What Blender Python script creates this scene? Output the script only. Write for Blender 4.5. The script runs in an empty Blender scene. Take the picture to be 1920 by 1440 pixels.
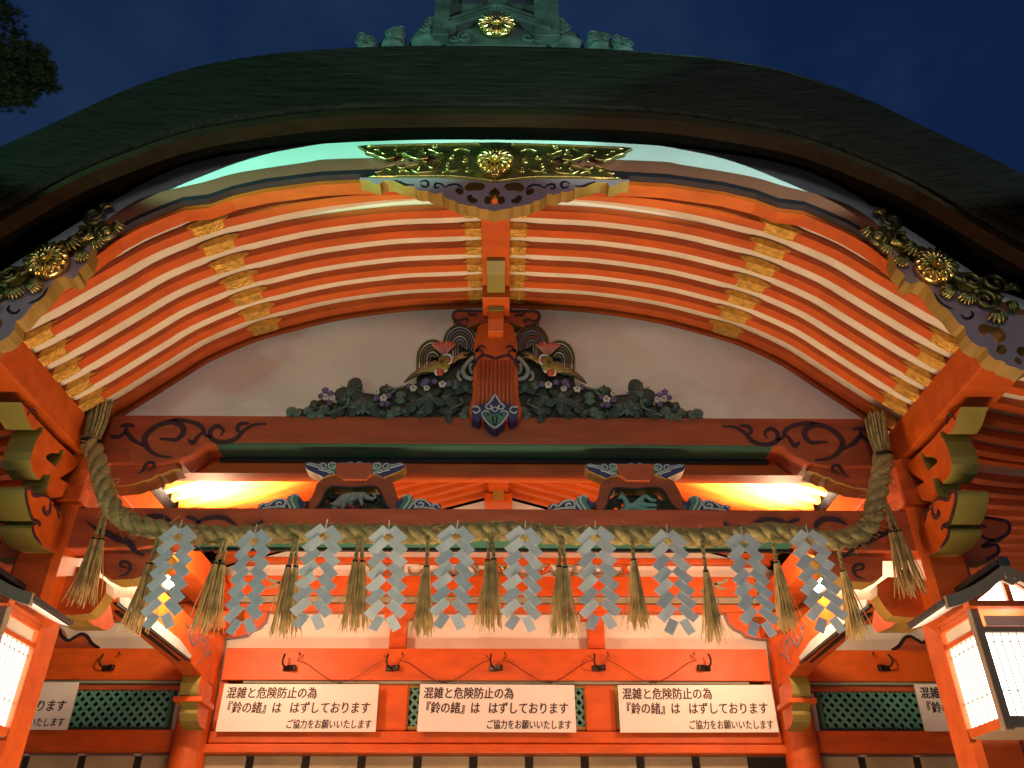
import bpy, bmesh, math, random
from mathutils import Vector, Matrix
from mathutils.geometry import tessellate_polygon
R = math.radians
random.seed(7)
SC = bpy.context.scene
COL = SC.collection

# ------------------------------------------------------------------ camera
FPX, TH, YW, CX, CZ = 1550.0, R(32.39), R(0.55), 0.064, 1.6
cam = bpy.data.cameras.new('camera'); cam_o = bpy.data.objects.new('camera', cam); COL.objects.link(cam_o)
cam.sensor_width = 36; cam.lens = FPX/1920*36; cam.clip_end = 2000; cam.clip_start = .05
cam_o.location = (CX, 0, CZ); cam_o.rotation_euler = (math.pi/2+TH, 0, -YW)
SC.camera = cam_o

# ------------------------------------------------------------------ dusk sky
W = bpy.data.worlds.new('World'); SC.world = W; W.use_nodes = True
nt = W.node_tree; nt.nodes.clear()
def N(tree, t, **kw):
    n = tree.nodes.new(t)
    for k, v in kw.items(): setattr(n, k, v)
    return n
wo = N(nt, 'ShaderNodeOutputWorld'); bg = N(nt, 'ShaderNodeBackground')
sky = N(nt, 'ShaderNodeTexSky'); sky.sky_type = 'NISHITA'; sky.sun_disc = False
sky.sun_elevation = R(-4.0); sky.sun_rotation = R(200); sky.altitude = 50
tc = N(nt, 'ShaderNodeTexCoord'); cl = N(nt, 'ShaderNodeTexNoise'); cl.inputs['Scale'].default_value = 3.2
cl.inputs['Detail'].default_value = 5; cl.inputs['Roughness'].default_value = .6
cr = N(nt, 'ShaderNodeValToRGB'); cr.color_ramp.elements[0].position = .42; cr.color_ramp.elements[1].position = .75
cr.color_ramp.elements[0].color = (.0036, .0135, .054, 1); cr.color_ramp.elements[1].color = (.014, .031, .078, 1)
mx = N(nt, 'ShaderNodeMixRGB', blend_type='ADD'); mx.inputs[0].default_value = .04
nt.links.new(tc.outputs['Generated'], cl.inputs['Vector']); nt.links.new(cl.outputs['Fac'], cr.inputs[0])
nt.links.new(cr.outputs[0], mx.inputs[1]); nt.links.new(sky.outputs[0], mx.inputs[2])
nt.links.new(mx.outputs[0], bg.inputs[0]); bg.inputs[1].default_value = 1.0
nt.links.new(bg.outputs[0], wo.inputs[0])
SC.view_settings.view_transform = 'Standard'; SC.view_settings.look = 'None'
SC.view_settings.exposure = 0; SC.view_settings.gamma = 1
SC.cycles.max_bounces = 6; SC.cycles.diffuse_bounces = 3; SC.cycles.sample_clamp_indirect = 6

# ------------------------------------------------------------------ court lights (mint floods out of frame, plus added fill lights)
def spot(name, loc, target, power, color, size, angle, blend=.3):
    l = bpy.data.lights.new(name, 'SPOT'); l.energy = power; l.color = color; l.shadow_soft_size = size
    l.spot_size = R(angle); l.spot_blend = blend
    o = bpy.data.objects.new(name, l); COL.objects.link(o); o.location = loc
    o.rotation_euler = (Vector(target)-Vector(loc)).to_track_quat('-Z', 'Y').to_euler(); return o
MINT = (.30, 1.0, .70)
spot('mint_floodlight', (-4.6, 0, 2.0), (-1.26, 2.09, 6.53), 2700, MINT, .03, 41.8, .10)
spot('mint_floodlight', (4.9, 0, 2.0), (1.48, 2.06, 6.48), 1900, (.62, 1.0, .90), .03, 41.8, .10)
spot('mint_floodlight', (-4.7, 0, 2.0), (-.9, 4.4, 3.9), 120, MINT, .1, 30, .6)
spot('mint_floodlight', (5.0, 0, 2.0), (.9, 4.4, 3.9), 50, MINT, .1, 30, .6)
spot('pine_fill', (-5.5, 3.0, .3), (-7.2, 7, 11), 260, (.9, 1, .6), .1, 30, .4)  # unseen spot added to brighten the pine
def area(name, loc, target, power, color, sx, sy):
    l = bpy.data.lights.new(name, 'AREA'); l.energy = power; l.color = color; l.shape = 'RECTANGLE'; l.size = sx; l.size_y = sy
    o = bpy.data.objects.new(name, l); COL.objects.link(o); o.location = loc
    o.rotation_euler = (Vector(target)-Vector(loc)).to_track_quat('-Z', 'Y').to_euler(); return o
area('low_warm_fill', (0, 4.12, .4), (0, 4.40, 5.0), 175, (1, .69, .41), 2.6, .5)  # unseen warm panel added below, standing for light off the floor
area('front_fill', (0, -5.0, 1.0), (0, 4, 4.8), 46, (.88, .96, 1), 2.5, .6)  # added unseen fill for the dim board ends and undersides
area('front_fill', (0, -3.5, 4.9), (0, 4.4, 4.2), 64, (1, .88, .68), 2.5, 1.0)  # added unseen fill that lifts the front faces

# ------------------------------------------------------------------ picture measuring: a pixel of the photo on a real plane
_c, _s, _cy, _sy = math.cos(TH), math.sin(TH), math.cos(YW), math.sin(YW)
def ray(u, v):
    a = (u-960)/FPX; b = (720-v)/FPX; f = _c-b*_s
    return a*_cy+f*_sy, f*_cy-a*_sy, _s+b*_c
def P(u, v, Y):
    d = ray(u, v); t = Y/d[1]; return CX+d[0]*t, CZ+d[2]*t
def PX(u, v, X):
    d = ray(u, v); t = (X-CX)/d[0]; return d[1]*t, CZ+d[2]*t
def PP(pts, Y, mirror=False):
    o = [P(u, v, Y) for u, v in pts]
    return [(-x, z) for x, z in o] if mirror else o

# ------------------------------------------------------------------ materials
MATS = {}
def mat(name, col, rough=.55, metal=0, var=.12, scale=6, bump=0, bscale=40, spec=.5, emit=None, estr=0, col2=None, stretch=None, sss=0, trans=0):
    m = bpy.data.materials.new(name); m.use_nodes = True; t = m.node_tree
    b = t.nodes['Principled BSDF']; b.inputs['Roughness'].default_value = rough; b.inputs['Metallic'].default_value = metal
    b.inputs['Specular IOR Level'].default_value = spec
    g = N(t, 'ShaderNodeTexCoord'); n = N(t, 'ShaderNodeTexNoise'); n.inputs['Scale'].default_value = scale; n.inputs['Detail'].default_value = 6
    src = g.outputs['Object']
    if stretch:
        mp = N(t, 'ShaderNodeMapping'); mp.inputs['Scale'].default_value = stretch; t.links.new(src, mp.inputs[0]); src = mp.outputs[0]
    t.links.new(src, n.inputs['Vector'])
    r = N(t, 'ShaderNodeValToRGB'); r.color_ramp.elements[0].position = .3; r.color_ramp.elements[1].position = .7
    c2 = col2 or tuple(min(1, c*(1+var)) for c in col)
    r.color_ramp.elements[0].color = tuple(c*(1-var) for c in col)+(1,); r.color_ramp.elements[1].color = tuple(c2)+(1,)
    t.links.new(n.outputs['Fac'], r.inputs[0]); t.links.new(r.outputs[0], b.inputs['Base Color'])
    if bump:
        n2 = N(t, 'ShaderNodeTexNoise'); n2.inputs['Scale'].default_value = bscale; n2.inputs['Detail'].default_value = 4
        t.links.new(src, n2.inputs['Vector'])
        bm = N(t, 'ShaderNodeBump'); bm.inputs['Strength'].default_value = bump; bm.inputs['Distance'].default_value = .01
        t.links.new(n2.outputs['Fac'], bm.inputs['Height']); t.links.new(bm.outputs[0], b.inputs['Normal'])
    if emit:
        b.inputs['Emission Color'].default_value = tuple(emit)+(1,); b.inputs['Emission Strength'].default_value = estr
    if trans: b.inputs['Transmission Weight'].default_value = trans
    MATS[name] = m; return m
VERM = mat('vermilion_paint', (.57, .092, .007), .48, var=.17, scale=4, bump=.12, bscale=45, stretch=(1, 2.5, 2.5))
VERMD = mat('shaded_vermilion_paint', (.42, .085, .028), .5, var=.22, scale=3, bump=.1, bscale=30, stretch=(1, 4, 6))  # duller copy of the vermilion: dim light on beam fronts painted in
PLASTER = mat('plaster', (.76, .70, .62), .85, var=.10, scale=2.2, bump=.05, bscale=25)
WHITE = mat('white_paint', (.78, .77, .74), .6, var=.04, scale=5)
CREAM = mat('cream_board', (.74, .66, .54), .7, var=.1, scale=5)
BROWN = mat('brown_lacquer', (.26, .085, .05), .45, var=.1, scale=3)
BLACK = mat('black_lacquer', (.018, .015, .02), .45, var=.2)
INK = mat('dark_purple_paint', (.035, .014, .028), .5, var=.2)
OCHRE = mat('ochre_paint', (.31, .185, .035), .55, var=.22, scale=7)
OLIVE = mat('yellow_green_paint', (.27, .24, .045), .55, var=.2, scale=7, col2=(.30, .22, .05))
GREENB = mat('dark_green_paint', (.035, .135, .095), .5, var=.15, scale=4)
GREYW = mat('grey_lilac_paint', (.36, .23, .27), .6, var=.1, scale=6)
PATINA = mat('green_copper', (.026, .038, .034), .7, var=.6, scale=9, bump=.4, bscale=30, metal=.2)
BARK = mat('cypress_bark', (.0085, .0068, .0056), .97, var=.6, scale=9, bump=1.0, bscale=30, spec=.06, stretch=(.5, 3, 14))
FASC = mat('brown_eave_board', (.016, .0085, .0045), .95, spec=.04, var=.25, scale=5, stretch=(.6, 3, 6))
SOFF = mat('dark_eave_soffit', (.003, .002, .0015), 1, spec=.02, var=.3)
GOLD = mat('gold', (.78, .58, .20), .25, metal=1, var=.2, scale=18, bump=.15, bscale=50)
GOLDD = mat('dull_gilt_plate', (.30, .25, .09), .42, metal=1, var=.3, scale=14, bump=.5, bscale=70)
GILT = mat('gilt_copper', (.66, .38, .08), .34, metal=.85, var=.3, scale=30, bump=.9, bscale=90)
ROPE = mat('straw_rope_fibre', (.34, .28, .115), .9, var=.35, scale=30, bump=.5, bscale=120)
STRAW = mat('dry_straw', (.60, .43, .17), .8, var=.4, scale=12)
PAPER = mat('folded_paper', (.70, .77, .78), .7, var=.10, scale=14)
SIGNW = mat('laminated_sign_paper', (.80, .77, .74), .4, var=.03, scale=3)
SIGNI = mat('sign_ink', (.03, .018, .022), .6, var=.1)
NAVY = mat('navy_paint', (.025, .035, .14), .5, var=.2)
PALE = mat('pale_blue_outline', (.42, .50, .52), .55, var=.1)
TEAL = mat('teal_green_paint', (.055, .20, .15), .55, var=.2)
LEAFD = mat('carved_dark_leaf', (.036, .062, .054), .55, var=.3, scale=10)
LEAFL = mat('carved_light_leaf', (.13, .20, .165), .55, var=.2, scale=10)
LILAC = mat('lilac_paint', (.17, .13, .34), .55, var=.25, scale=14)
PETAL = mat('white_petal', (.72, .70, .66), .6, var=.08)
REDP = mat('carved_red', (.50, .07, .05), .5, var=.25, scale=14)
FEATH = mat('feather_brown', (.34, .19, .08), .55, var=.4, scale=25)
BACKD = mat('carving_ground', (.04, .045, .03), .7, var=.5, scale=12)
GREYA = mat('grey_beast_paint', (.30, .34, .32), .55, var=.15)
TEALA = mat('pale_teal_beast_paint', (.20, .44, .40), .55, var=.15)
LATT = mat('lattice_green', (.10, .30, .25), .5, var=.15)
DARK = mat('dark_interior', (.02, .017, .014), .8, var=.3)
IRON = mat('black_iron', (.02, .02, .02), .4, metal=.6, var=.2)
TANB = mat('tan_shutter_board', (.42, .33, .20), .8, var=.16, scale=4)
GREYM = mat('grey_green_moulding', (.25, .27, .20), .55, var=.1)
SLATE = mat('dark_lantern_roof', (.05, .05, .055), .6, var=.2)
GREYF = mat('grey_brown_frame', (.30, .22, .15), .7, var=.12)  # grey-brown lantern parts: front frame, gable board, back and base
SHOJI = mat('lit_paper_pane', (.9, .85, .75), .7, var=.02, emit=(1, .93, .80), estr=7)
BULB = mat('glowing_bulb', (.9, .9, .85), .4, var=.01, emit=(1, .80, .52), estr=60)
GRILLE = mat('pale_wood_grille', (.30, .22, .14), .6)
NEEDLE = mat('pine_needle', (.10, .15, .055), .7, var=.4, scale=8)
TRUNK = mat('pine_bark', (.10, .065, .045), .9, var=.4, bump=.8, bscale=18)
STONE = mat('stone_paving', (.28, .27, .25), .85, var=.2, scale=3, bump=.3, bscale=20)
# plaster stains: pale patches with soft outlines of their own
def stain():
    t = PLASTER.node_tree; b = t.nodes['Principled BSDF']; g = N(t, 'ShaderNodeTexCoord')
    mp = N(t, 'ShaderNodeMapping'); mp.inputs['Scale'].default_value = (.9, 1, 1.6); mp.inputs['Location'].default_value = (3.1, 0, .4)
    n = N(t, 'ShaderNodeTexNoise'); n.inputs['Scale'].default_value = 1.5; n.inputs['Detail'].default_value = 3
    r = N(t, 'ShaderNodeValToRGB'); r.color_ramp.elements[0].position = .52; r.color_ramp.elements[1].position = .57
    m = N(t, 'ShaderNodeMixRGB'); m.inputs[2].default_value = (.85, .83, .77, 1)
    old = b.inputs['Base Color'].links[0].from_socket
    ml = N(t, 'ShaderNodeMath', operation='MULTIPLY'); ml.inputs[1].default_value = .7
    t.links.new(g.outputs['Object'], mp.inputs[0]); t.links.new(mp.outputs[0], n.inputs['Vector']); t.links.new(n.outputs['Fac'], r.inputs[0])
    t.links.new(r.outputs[0], ml.inputs[0]); t.links.new(ml.outputs[0], m.inputs[0]); t.links.new(old, m.inputs[1]); t.links.new(m.outputs[0], b.inputs['Base Color'])
stain()

# ------------------------------------------------------------------ mesh helpers
def lerp(a, b, t): return a+(b-a)*t
def cr_spline(pts, n=6, closed=False):
    """Catmull-Rom through 2D or 3D points"""
    m = len(pts); out = []
    rng = range(m) if closed else range(m-1)
    for i in rng:
        g = (lambda k: pts[k % m]) if closed else (lambda k: pts[max(0, min(m-1, k))])
        p0, p1, p2, p3 = g(i-1), g(i), g(i+1), g(i+2)
        for j in range(n):
            t = j/n
            out.append(tuple(.5*((2*b)+(c-a)*t+(2*a-5*b+4*c-d)*t*t+(-a+3*b-3*c+d)*t**3) for a, b, c, d in zip(p0, p1, p2, p3)))
    if not closed: out.append(tuple(pts[-1]))
    return out
def interp(tab, x):
    x = abs(x)
    if x <= tab[0][0]: return tab[0][1]
    for (a, za), (b, zb) in zip(tab, tab[1:]):
        if x <= b: return za+(zb-za)*(x-a)/(b-a)
    return tab[-1][1]
def smooth_tab(tab, n=5): 
    m = [(-x, z) for x, z in tab[1:3]][::-1]
    s = cr_spline(m+list(tab), n); return [p for p in s if p[0] >= -1e-6]
class MB:
    def __init__(s): s.v = []; s.f = []; s.mi = []
    def add(s, vs, fs, mi=0):
        o = len(s.v); s.v += [tuple(p) for p in vs]
        for f in fs: s.f.append(tuple(i+o for i in f)); s.mi.append(mi)
        return s
    def box(s, x0, x1, y0, y1, z0, z1, mi=0):
        v = [(x, y, z) for z in (z0, z1) for y in (y0, y1) for x in (x0, x1)]
        return s.add(v, [(0, 2, 3, 1), (4, 5, 7, 6), (0, 1, 5, 4), (2, 6, 7, 3), (0, 4, 6, 2), (1, 3, 7, 5)], mi)
    def obox(s, c, ax, ay, az, mi=0):
        """oriented box: centre and three half-axes"""
        c, ax, ay, az = map(Vector, (c, ax, ay, az))
        v = [c+ax*i+ay*j+az*k for k in (-1, 1) for j in (-1, 1) for i in (-1, 1)]
        return s.add(v, [(0, 2, 3, 1), (4, 5, 7, 6), (0, 1, 5, 4), (2, 6, 7, 3), (0, 4, 6, 2), (1, 3, 7, 5)], mi)
    def prism(s, pts, a0, a1, axis='y', holes=(), mi=0, side=None):
        """2D outline (x,z) extruded along y, or (y,z) along x, or (x,y) along z"""
        side = mi if side is None else side
        def M(p, a): return {'y': (p[0], a, p[1]), 'x': (a, p[0], p[1]), 'z': (p[0], p[1], a)}[axis]
        loops = [list(pts)]+[list(h) for h in holes]
        flat = [p for l in loops for p in l]
        tri = tessellate_polygon([[Vector((p[0], p[1], 0)) for p in l] for l in loops])
        n = len(flat); o = len(s.v)
        s.v += [M(p, a0) for p in flat]+[M(p, a1) for p in flat]
        for t in tri:
            s.f.append(tuple(o+i for i in t)); s.mi.append(mi)
            s.f.append(tuple(o+n+i for i in reversed(t))); s.mi.append(mi)
        k = 0
        for l in loops:
            m = len(l)
            for i in range(m):
                j = (i+1) % m; s.f.append((o+k+i, o+k+j, o+n+k+j, o+n+k+i)); s.mi.append(side)
            k += m
        return s
    def tube(s, path, r, n=6, mi=0, cap=True, flat=1.0, up=None):
        path = [Vector(p) for p in path]; m = len(path)
        rr = r if hasattr(r, '__len__') else [r]*m
        prev = Vector(up) if up else None; o = len(s.v)
        for i in range(m):
            t = path[min(i+1, m-1)]-path[max(i-1, 0)]
            if t.length < 1e-9: t = Vector((0, 0, 1))
            t.normalize()
            if prev is None: prev = Vector((0, 1, 0)) if abs(t.y) < .9 else Vector((1, 0, 0))
            a = prev-t*prev.dot(t)
            if a.length < 1e-6: a = t.orthogonal()
            a.normalize(); b = t.cross(a); prev = a
            for k in range(n):
                q = 2*math.pi*k/n
                s.v.append(tuple(path[i]+a*math.cos(q)*rr[i]*flat+b*math.sin(q)*rr[i]))
        for i in range(m-1):
            for k in range(n):
                k2 = (k+1) % n
                s.f.append((o+i*n+k, o+i*n+k2, o+(i+1)*n+k2, o+(i+1)*n+k)); s.mi.append(mi)
        if cap:
            s.f.append(tuple(o+k for k in range(n))[::-1]); s.mi.append(mi)
            s.f.append(tuple(o+(m-1)*n+k for k in range(n))); s.mi.append(mi)
        return s
    def stroke(s, pts, w, Y, t=.004, n=6, mi=0, axis='y', taper=True):
        """a painted line: a flat band on the plane, thickness t towards the viewer"""
        c = cr_spline(pts, n); m = len(c); L = []; Rr = []
        for i, p in enumerate(c):
            a = c[max(0, i-1)]; b = c[min(m-1, i+1)]; dx, dz = b[0]-a[0], b[1]-a[1]; l = math.hypot(dx, dz) or 1
            q = i/(m-1); ww = w*(min(1, .35+2.2*q, .25+3*(1-q)) if taper else 1)*.5
            L.append((p[0]-dz/l*ww, p[1]+dx/l*ww)); Rr.append((p[0]+dz/l*ww, p[1]-dx/l*ww))
        def M(p, a): return (p[0], a, p[1]) if axis == 'y' else (a, p[0], p[1])
        o = len(s.v); Y2 = Y-t
        for a, b in zip(L, Rr): s.v += [M(a, Y2), M(b, Y2), M(a, Y+.002), M(b, Y+.002)]
        for i in range(m-1):
            k = o+4*i; j = k+4
            for f in ((k, k+1, j+1, j), (k+2, k, j, j+2), (k+1, k+3, j+3, j+1)): s.f.append(f); s.mi.append(mi)
        s.f.append((o, o+2, o+3, o+1)); s.mi.append(mi)
        e = o+4*(m-1); s.f.append((e, e+1, e+3, e+2)); s.mi.append(mi)
        return s
    def ball(s, c, r, n=10, m=7, mi=0, rot=None):
        r = r if hasattr(r, '__len__') else (r, r, r); o = len(s.v)
        vs = []
        for i in range(m+1):
            ph = math.pi*i/m
            for k in range(n):
                q = 2*math.pi*k/n
                p = Vector((r[0]*math.sin(ph)*math.cos(q), r[1]*math.sin(ph)*math.sin(q), r[2]*math.cos(ph)))
                if rot: p = rot @ p
                vs.append(tuple(p+Vector(c)))
        fs = [(i*n+k, i*n+(k+1) % n, (i+1)*n+(k+1) % n, (i+1)*n+k)[::-1] for i in range(m) for k in range(n)]
        return s.add(vs, fs, mi)
    def lathe(s, prof, c=(0, 0, 0), n=20, mi=0, axis='z', cap=True):
        o = len(s.v); vs = []
        for r, h in prof:
            for k in range(n):
                q = 2*math.pi*k/n; a, b = r*math.cos(q), r*math.sin(q)
                p = (a, b, h) if axis == 'z' else (a, h, b)
                vs.append((p[0]+c[0], p[1]+c[1], p[2]+c[2]))
        fs = [(i*n+k, i*n+(k+1) % n, (i+1)*n+(k+1) % n, (i+1)*n+k) for i in range(len(prof)-1) for k in range(n)]
        if cap: fs += [tuple(range(n))[::-1], tuple((len(prof)-1)*n+k for k in range(n))]
        return s.add(vs, fs, mi)
    def sheet(s, rows, mi=0, closed=False):
        """grid of points: rows of equal length"""
        o = len(s.v); n = len(rows[0])
        for r in rows: s.v += [tuple(p) for p in r]
        for i in range(len(rows)-1):
            for k in range(n if closed else n-1):
                k2 = (k+1) % n
                s.f.append((o+i*n+k, o+i*n+k2, o+(i+1)*n+k2, o+(i+1)*n+k)); s.mi.append(mi)
        return s
    def mirror(s):
        """add the mirror image in x"""
        o = len(s.v); s.v += [(-x, y, z) for x, y, z in s.v]
        nf = len(s.f)
        for i in range(nf): s.f.append(tuple(k+o for k in reversed(s.f[i]))); s.mi.append(s.mi[i])
        return s
    def xf(s, M):
        s.v = [tuple(M @ Vector(p)) for p in s.v]; return s
    def build(s, name, mats, parent=None, smooth=False, bevel=0, seg=2, fix=True):
        me = bpy.data.meshes.new(name); me.from_pydata(s.v, [], s.f)
        mats = mats if isinstance(mats, (list, tuple)) else [mats]
        for m in mats: me.materials.append(m)
        me.polygons.foreach_set('material_index', s.mi)
        if fix:
            b = bmesh.new(); b.from_mesh(me); bmesh.ops.recalc_face_normals(b, faces=b.faces); b.to_mesh(me); b.free()
        if smooth: me.polygons.foreach_set('use_smooth', [True]*len(me.polygons))
        me.update()
        o = bpy.data.objects.new(name, me); COL.objects.link(o)
        if parent: attach(o, parent)
        if bevel:
            md = o.modifiers.new('edge', 'BEVEL'); md.width = bevel; md.segments = seg; md.limit_method = 'ANGLE'; md.angle_limit = R(40)
        if smooth == 'auto':
            pass
        return o
def world_loc(o):
    l = Vector(o.location)
    while o.parent: o = o.parent; l += Vector(o.location)
    return l
def attach(o, parent):
    o.parent = parent; o.location = Vector(o.location)-world_loc(parent)
def thing(name, label, cat, loc=(0, 0, 0), group=None):
    o = bpy.data.objects.new(name, None); COL.objects.link(o); o.location = loc; o.empty_display_size = .2
    o['label'] = label; o['category'] = cat
    if group: o['group'] = group
    return o
def tag(o, label, cat, group=None):
    o['label'] = label; o['category'] = cat
    if group: o['group'] = group
    return o
def dup(root, loc=None, label=None, rot=None):
    r = root.copy(); COL.objects.link(r)
    if loc is not None: r.location = loc
    if rot is not None: r.rotation_euler = rot
    if label: r['label'] = label
    for ch in list(root.children):
        c = ch.copy(); COL.objects.link(c); c.parent = r
        for g in list(ch.children):
            d = g.copy(); COL.objects.link(d); d.parent = c
    return r
def spiral(c, r0, r1, a0, turns, n=22):
    return [(c[0]+lerp(r0, r1, i/n)*math.cos(a0+turns*2*math.pi*i/n), c[1]+lerp(r0, r1, i/n)*math.sin(a0+turns*2*math.pi*i/n)) for i in range(n+1)]
def ell(cx, cz, rx, rz, n=16, a=0):
    return [(cx+rx*math.cos(t)*math.cos(a)-rz*math.sin(t)*math.sin(a), cz+rx*math.cos(t)*math.sin(a)+rz*math.sin(t)*math.cos(a)) for t in [2*math.pi*i/n for i in range(n)]]
def to3(pts, Y): return [(x, Y, z) for x, z in pts]
def chrysanthemum(m, c, rad, depth, mi=0):
    """sixteen-petalled flower boss facing the viewer (-y)"""
    x, y, z = c
    m.lathe([(rad*.93, 0), (rad*.93, -depth*.45), (rad*.5, -depth*.75)], (x, y, z), 32, mi, 'y')
    for k in range(16):
        q = 2*math.pi*(k+.5)/16
        rot = Matrix.Rotation(-q, 3, 'Y') @ Matrix.Rotation(R(14), 3, 'Z')
        p = Vector((math.cos(q)*rad*.60, -depth*.62, math.sin(q)*rad*.60))
        m.ball((x+p.x, y+p.y, z+p.z), (rad*.43, depth*.36, rad*.125), 10, 8, mi, Matrix.Rotation(-q, 3, 'Y'))
    m.ball((x, y-depth*.86, z), (rad*.24, depth*.34, rad*.24), 14, 8, mi)
    return m

# ------------------------------------------------------------------ ground
g = MB().add([(-300, -300, 0), (300, -300, 0), (300, 300, 0), (-300, 300, 0)], [(0, 1, 2, 3)]).build('ground', STONE)
g['kind'] = 'structure'

# ================================================================== THE SHRINE HALL
HALL = thing('shrine_hall', 'vermilion shrine hall with a curved bark-roofed porch, gilt fittings and carved gable', 'shrine', (0, 4.65, 0))
RAFT = smooth_tab([(0, 5.15), (.34, 5.135), (.67, 5.11), (1.1, 5.03), (1.46, 4.915), (1.64, 4.845), (1.9, 4.69), (2.07, 4.54), (2.37, 4.27), (2.51, 4.16), (2.7, 4.06), (3.0, 3.97), (3.4, 3.91), (3.9, 3.9)])
BOT = [(0, 5.10), (.45, 5.092), (.97, 5.055), (1.28, 4.995), (1.45, 4.937), (1.565, 4.872), (1.7, 4.85), (1.8, 4.79), (1.91, 4.715), (2.0, 4.635), (2.13, 4.46), (2.25, 4.33), (2.38, 4.21), (2.56, 4.105), (2.75, 4.03), (3.0, 3.96), (3.6, 3.90)]
TOP = smooth_tab([(0, 5.356), (.5, 5.348), (.98, 5.314), (1.3, 5.262), (1.6, 5.19), (1.82, 5.09), (2.01, 4.93), (2.303, 4.609), (2.557, 4.319), (2.7, 4.20), (3.0, 4.10), (3.6, 4.03)])
MID = smooth_tab([(0, 5.227), (.88, 5.203), (1.07, 5.172), (1.44, 5.085), (1.62, 5.008), (1.85, 4.925), (2.02, 4.80), (2.3, 4.42), (2.557, 4.22), (2.75, 4.115), (3.0, 4.03), (3.6, 3.965)])
RTOP = smooth_tab([(0, 5.635), (.5, 5.625), (.85, 5.598), (1.2, 5.548), (1.54, 5.458), (1.8, 5.33), (2.0, 5.19), (2.15, 5.06), (2.3, 4.93), (2.49, 4.775), (2.65, 4.63), (2.85, 4.49), (3.2, 4.35), (3.7, 4.28)])
RBOT = smooth_tab([(0, 5.235), (.5, 5.225), (.9, 5.20), (1.3, 5.12), (1.6, 5.03), (1.85, 4.89), (2.13, 4.69), (2.36, 4.45), (2.6, 4.22), (2.85, 4.08), (3.2, 3.98), (3.7, 3.93)])
INR_ = [(2.6, 0)]
def band(tab_hi, tab_lo, y0, y1, xmax, x0=0, step=.05, mi=0, mb=None):
    """a board between two curves, both halves, from x0 to xmax"""
    m = mb or MB()
    xs = sorted({round(x, 4) for x in [x0, xmax]+[x0+step*i for i in range(int((xmax-x0)/step)+1)]+[a for a, _ in BOT+INR_ if x0 < a < xmax]})
    if x0 == 0: xs = [-x for x in xs[:0:-1]]+xs
    hi = tab_hi if callable(tab_hi) else (lambda x: interp(tab_hi, x)); lo = tab_lo if callable(tab_lo) else (lambda x: interp(tab_lo, x))
    rows = [[(x, y0, lo(x)), (x, y0, hi(x)), (x, y1, hi(x)), (x, y1, lo(x))] for x in xs]
    m.sheet(rows, mi, closed=True)
    o = len(m.v)-4; m.f.append((o, o+1, o+2, o+3)); m.mi.append(mi)
    o = len(m.v)-4*len(xs); m.f.append((o+3, o+2, o+1, o)); m.mi.append(mi)
    return m
# --- bark roof
XR = 4.05
xs = [-XR+.025*i for i in range(int(2*XR/.025)+1)]
m = MB(); rows = []
LAY = 9
for x in xs:
    zt, zb = interp(RTOP, x), interp(RBOT, x); row = []
    ztop = max(zb+.24, 5.25-.2885*abs(x)+.17 if abs(x) < 2.74 else 0)
    row.append((x, 9.2, zt+.10)); row.append((x, 3.0, zt+.012))
    for k in range(LAY+1):          # stepped layers of bark
        z = lerp(zt, zb, k/LAY); y = 2.865+.055*k/LAY+.004*math.sin(x*1.3+k*2.1)
        row.append((x, y, z))
        if k < LAY: row.append((x, y+.005, lerp(zt, zb, (k+.04)/LAY)))
    row += [(x, 2.975, zb+.01), (x, 3.2, zb+.21), (x, 4.70, zb+.24), (x, 4.74, ztop), (x, 9.2, ztop)]; rows.append(row)
m.sheet(rows, closed=True)
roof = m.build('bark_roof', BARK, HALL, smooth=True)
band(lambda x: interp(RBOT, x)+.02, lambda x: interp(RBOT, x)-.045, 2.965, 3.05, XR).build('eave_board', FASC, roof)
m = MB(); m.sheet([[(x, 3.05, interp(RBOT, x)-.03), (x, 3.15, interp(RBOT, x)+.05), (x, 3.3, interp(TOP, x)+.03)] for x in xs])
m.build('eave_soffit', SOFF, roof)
# thin strip of patina copper along the roof edge
m = MB(); m.tube([(x, 2.876, interp(RTOP, x)+.003) for x in xs], .006, 6); m.build('edge_strip', PATINA, roof)
# --- ridge ornament
RO = MB().box(-.72, .72, 3.02, 3.45, 5.655, 5.745).box(-.80, .80, 3.0, 3.5, 5.60, 5.66)
ridge = RO.build('ridge_ornament', PATINA, HALL, bevel=.008)
m = MB(); Yr = 3.08
zt = lambda u, v: P(u, v, Yr)
a = zt(838, 78); b = zt(1028, 78)
m.box(-.30, .30, 3.09, 3.5, a[1]-.02, 7.2)
m.build('ridge_box', PATINA, ridge, bevel=.008)
m = MB()
for s in (-1, 1):
    m.box(s*.305-.075, s*.305+.02 if s < 0 else s*.305+.075, 3.04, 3.12, 5.99, 7.2)
    # little gable mouldings
    for dz, y0, th in ((0, 3.03, .05), (.07, 3.05, .03)):
        x0, z0 = 0, 6.26+dz; x1, z1 = s*.325, 6.085+dz
        m.prism([(x0, z0), (x0, z0-th), (x1, z1-th), (x1, z1)], y0, 3.12)
m.build('ridge_gable_moulding', PATINA, ridge, bevel=.006)
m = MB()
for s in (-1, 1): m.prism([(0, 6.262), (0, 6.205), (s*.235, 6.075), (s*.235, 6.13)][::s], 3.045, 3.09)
m.build('ridge_gable_painted_shade', BLACK, ridge)  # black strips stand in for shade under the gable mouldings
m = MB()
for s in (-1, 1):
    for q in (spiral((s*.19, 6.03), .045, .012, 1.0 if s > 0 else 2.1, -1.2*s), spiral((s*.255, 6.01), .03, .01, .5, 1.2*s)): m.tube(to3(q, 3.085), .012, 6)
    m.build('ridge_scroll', PATINA, ridge, smooth=True); m = MB()
m = MB()
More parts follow.
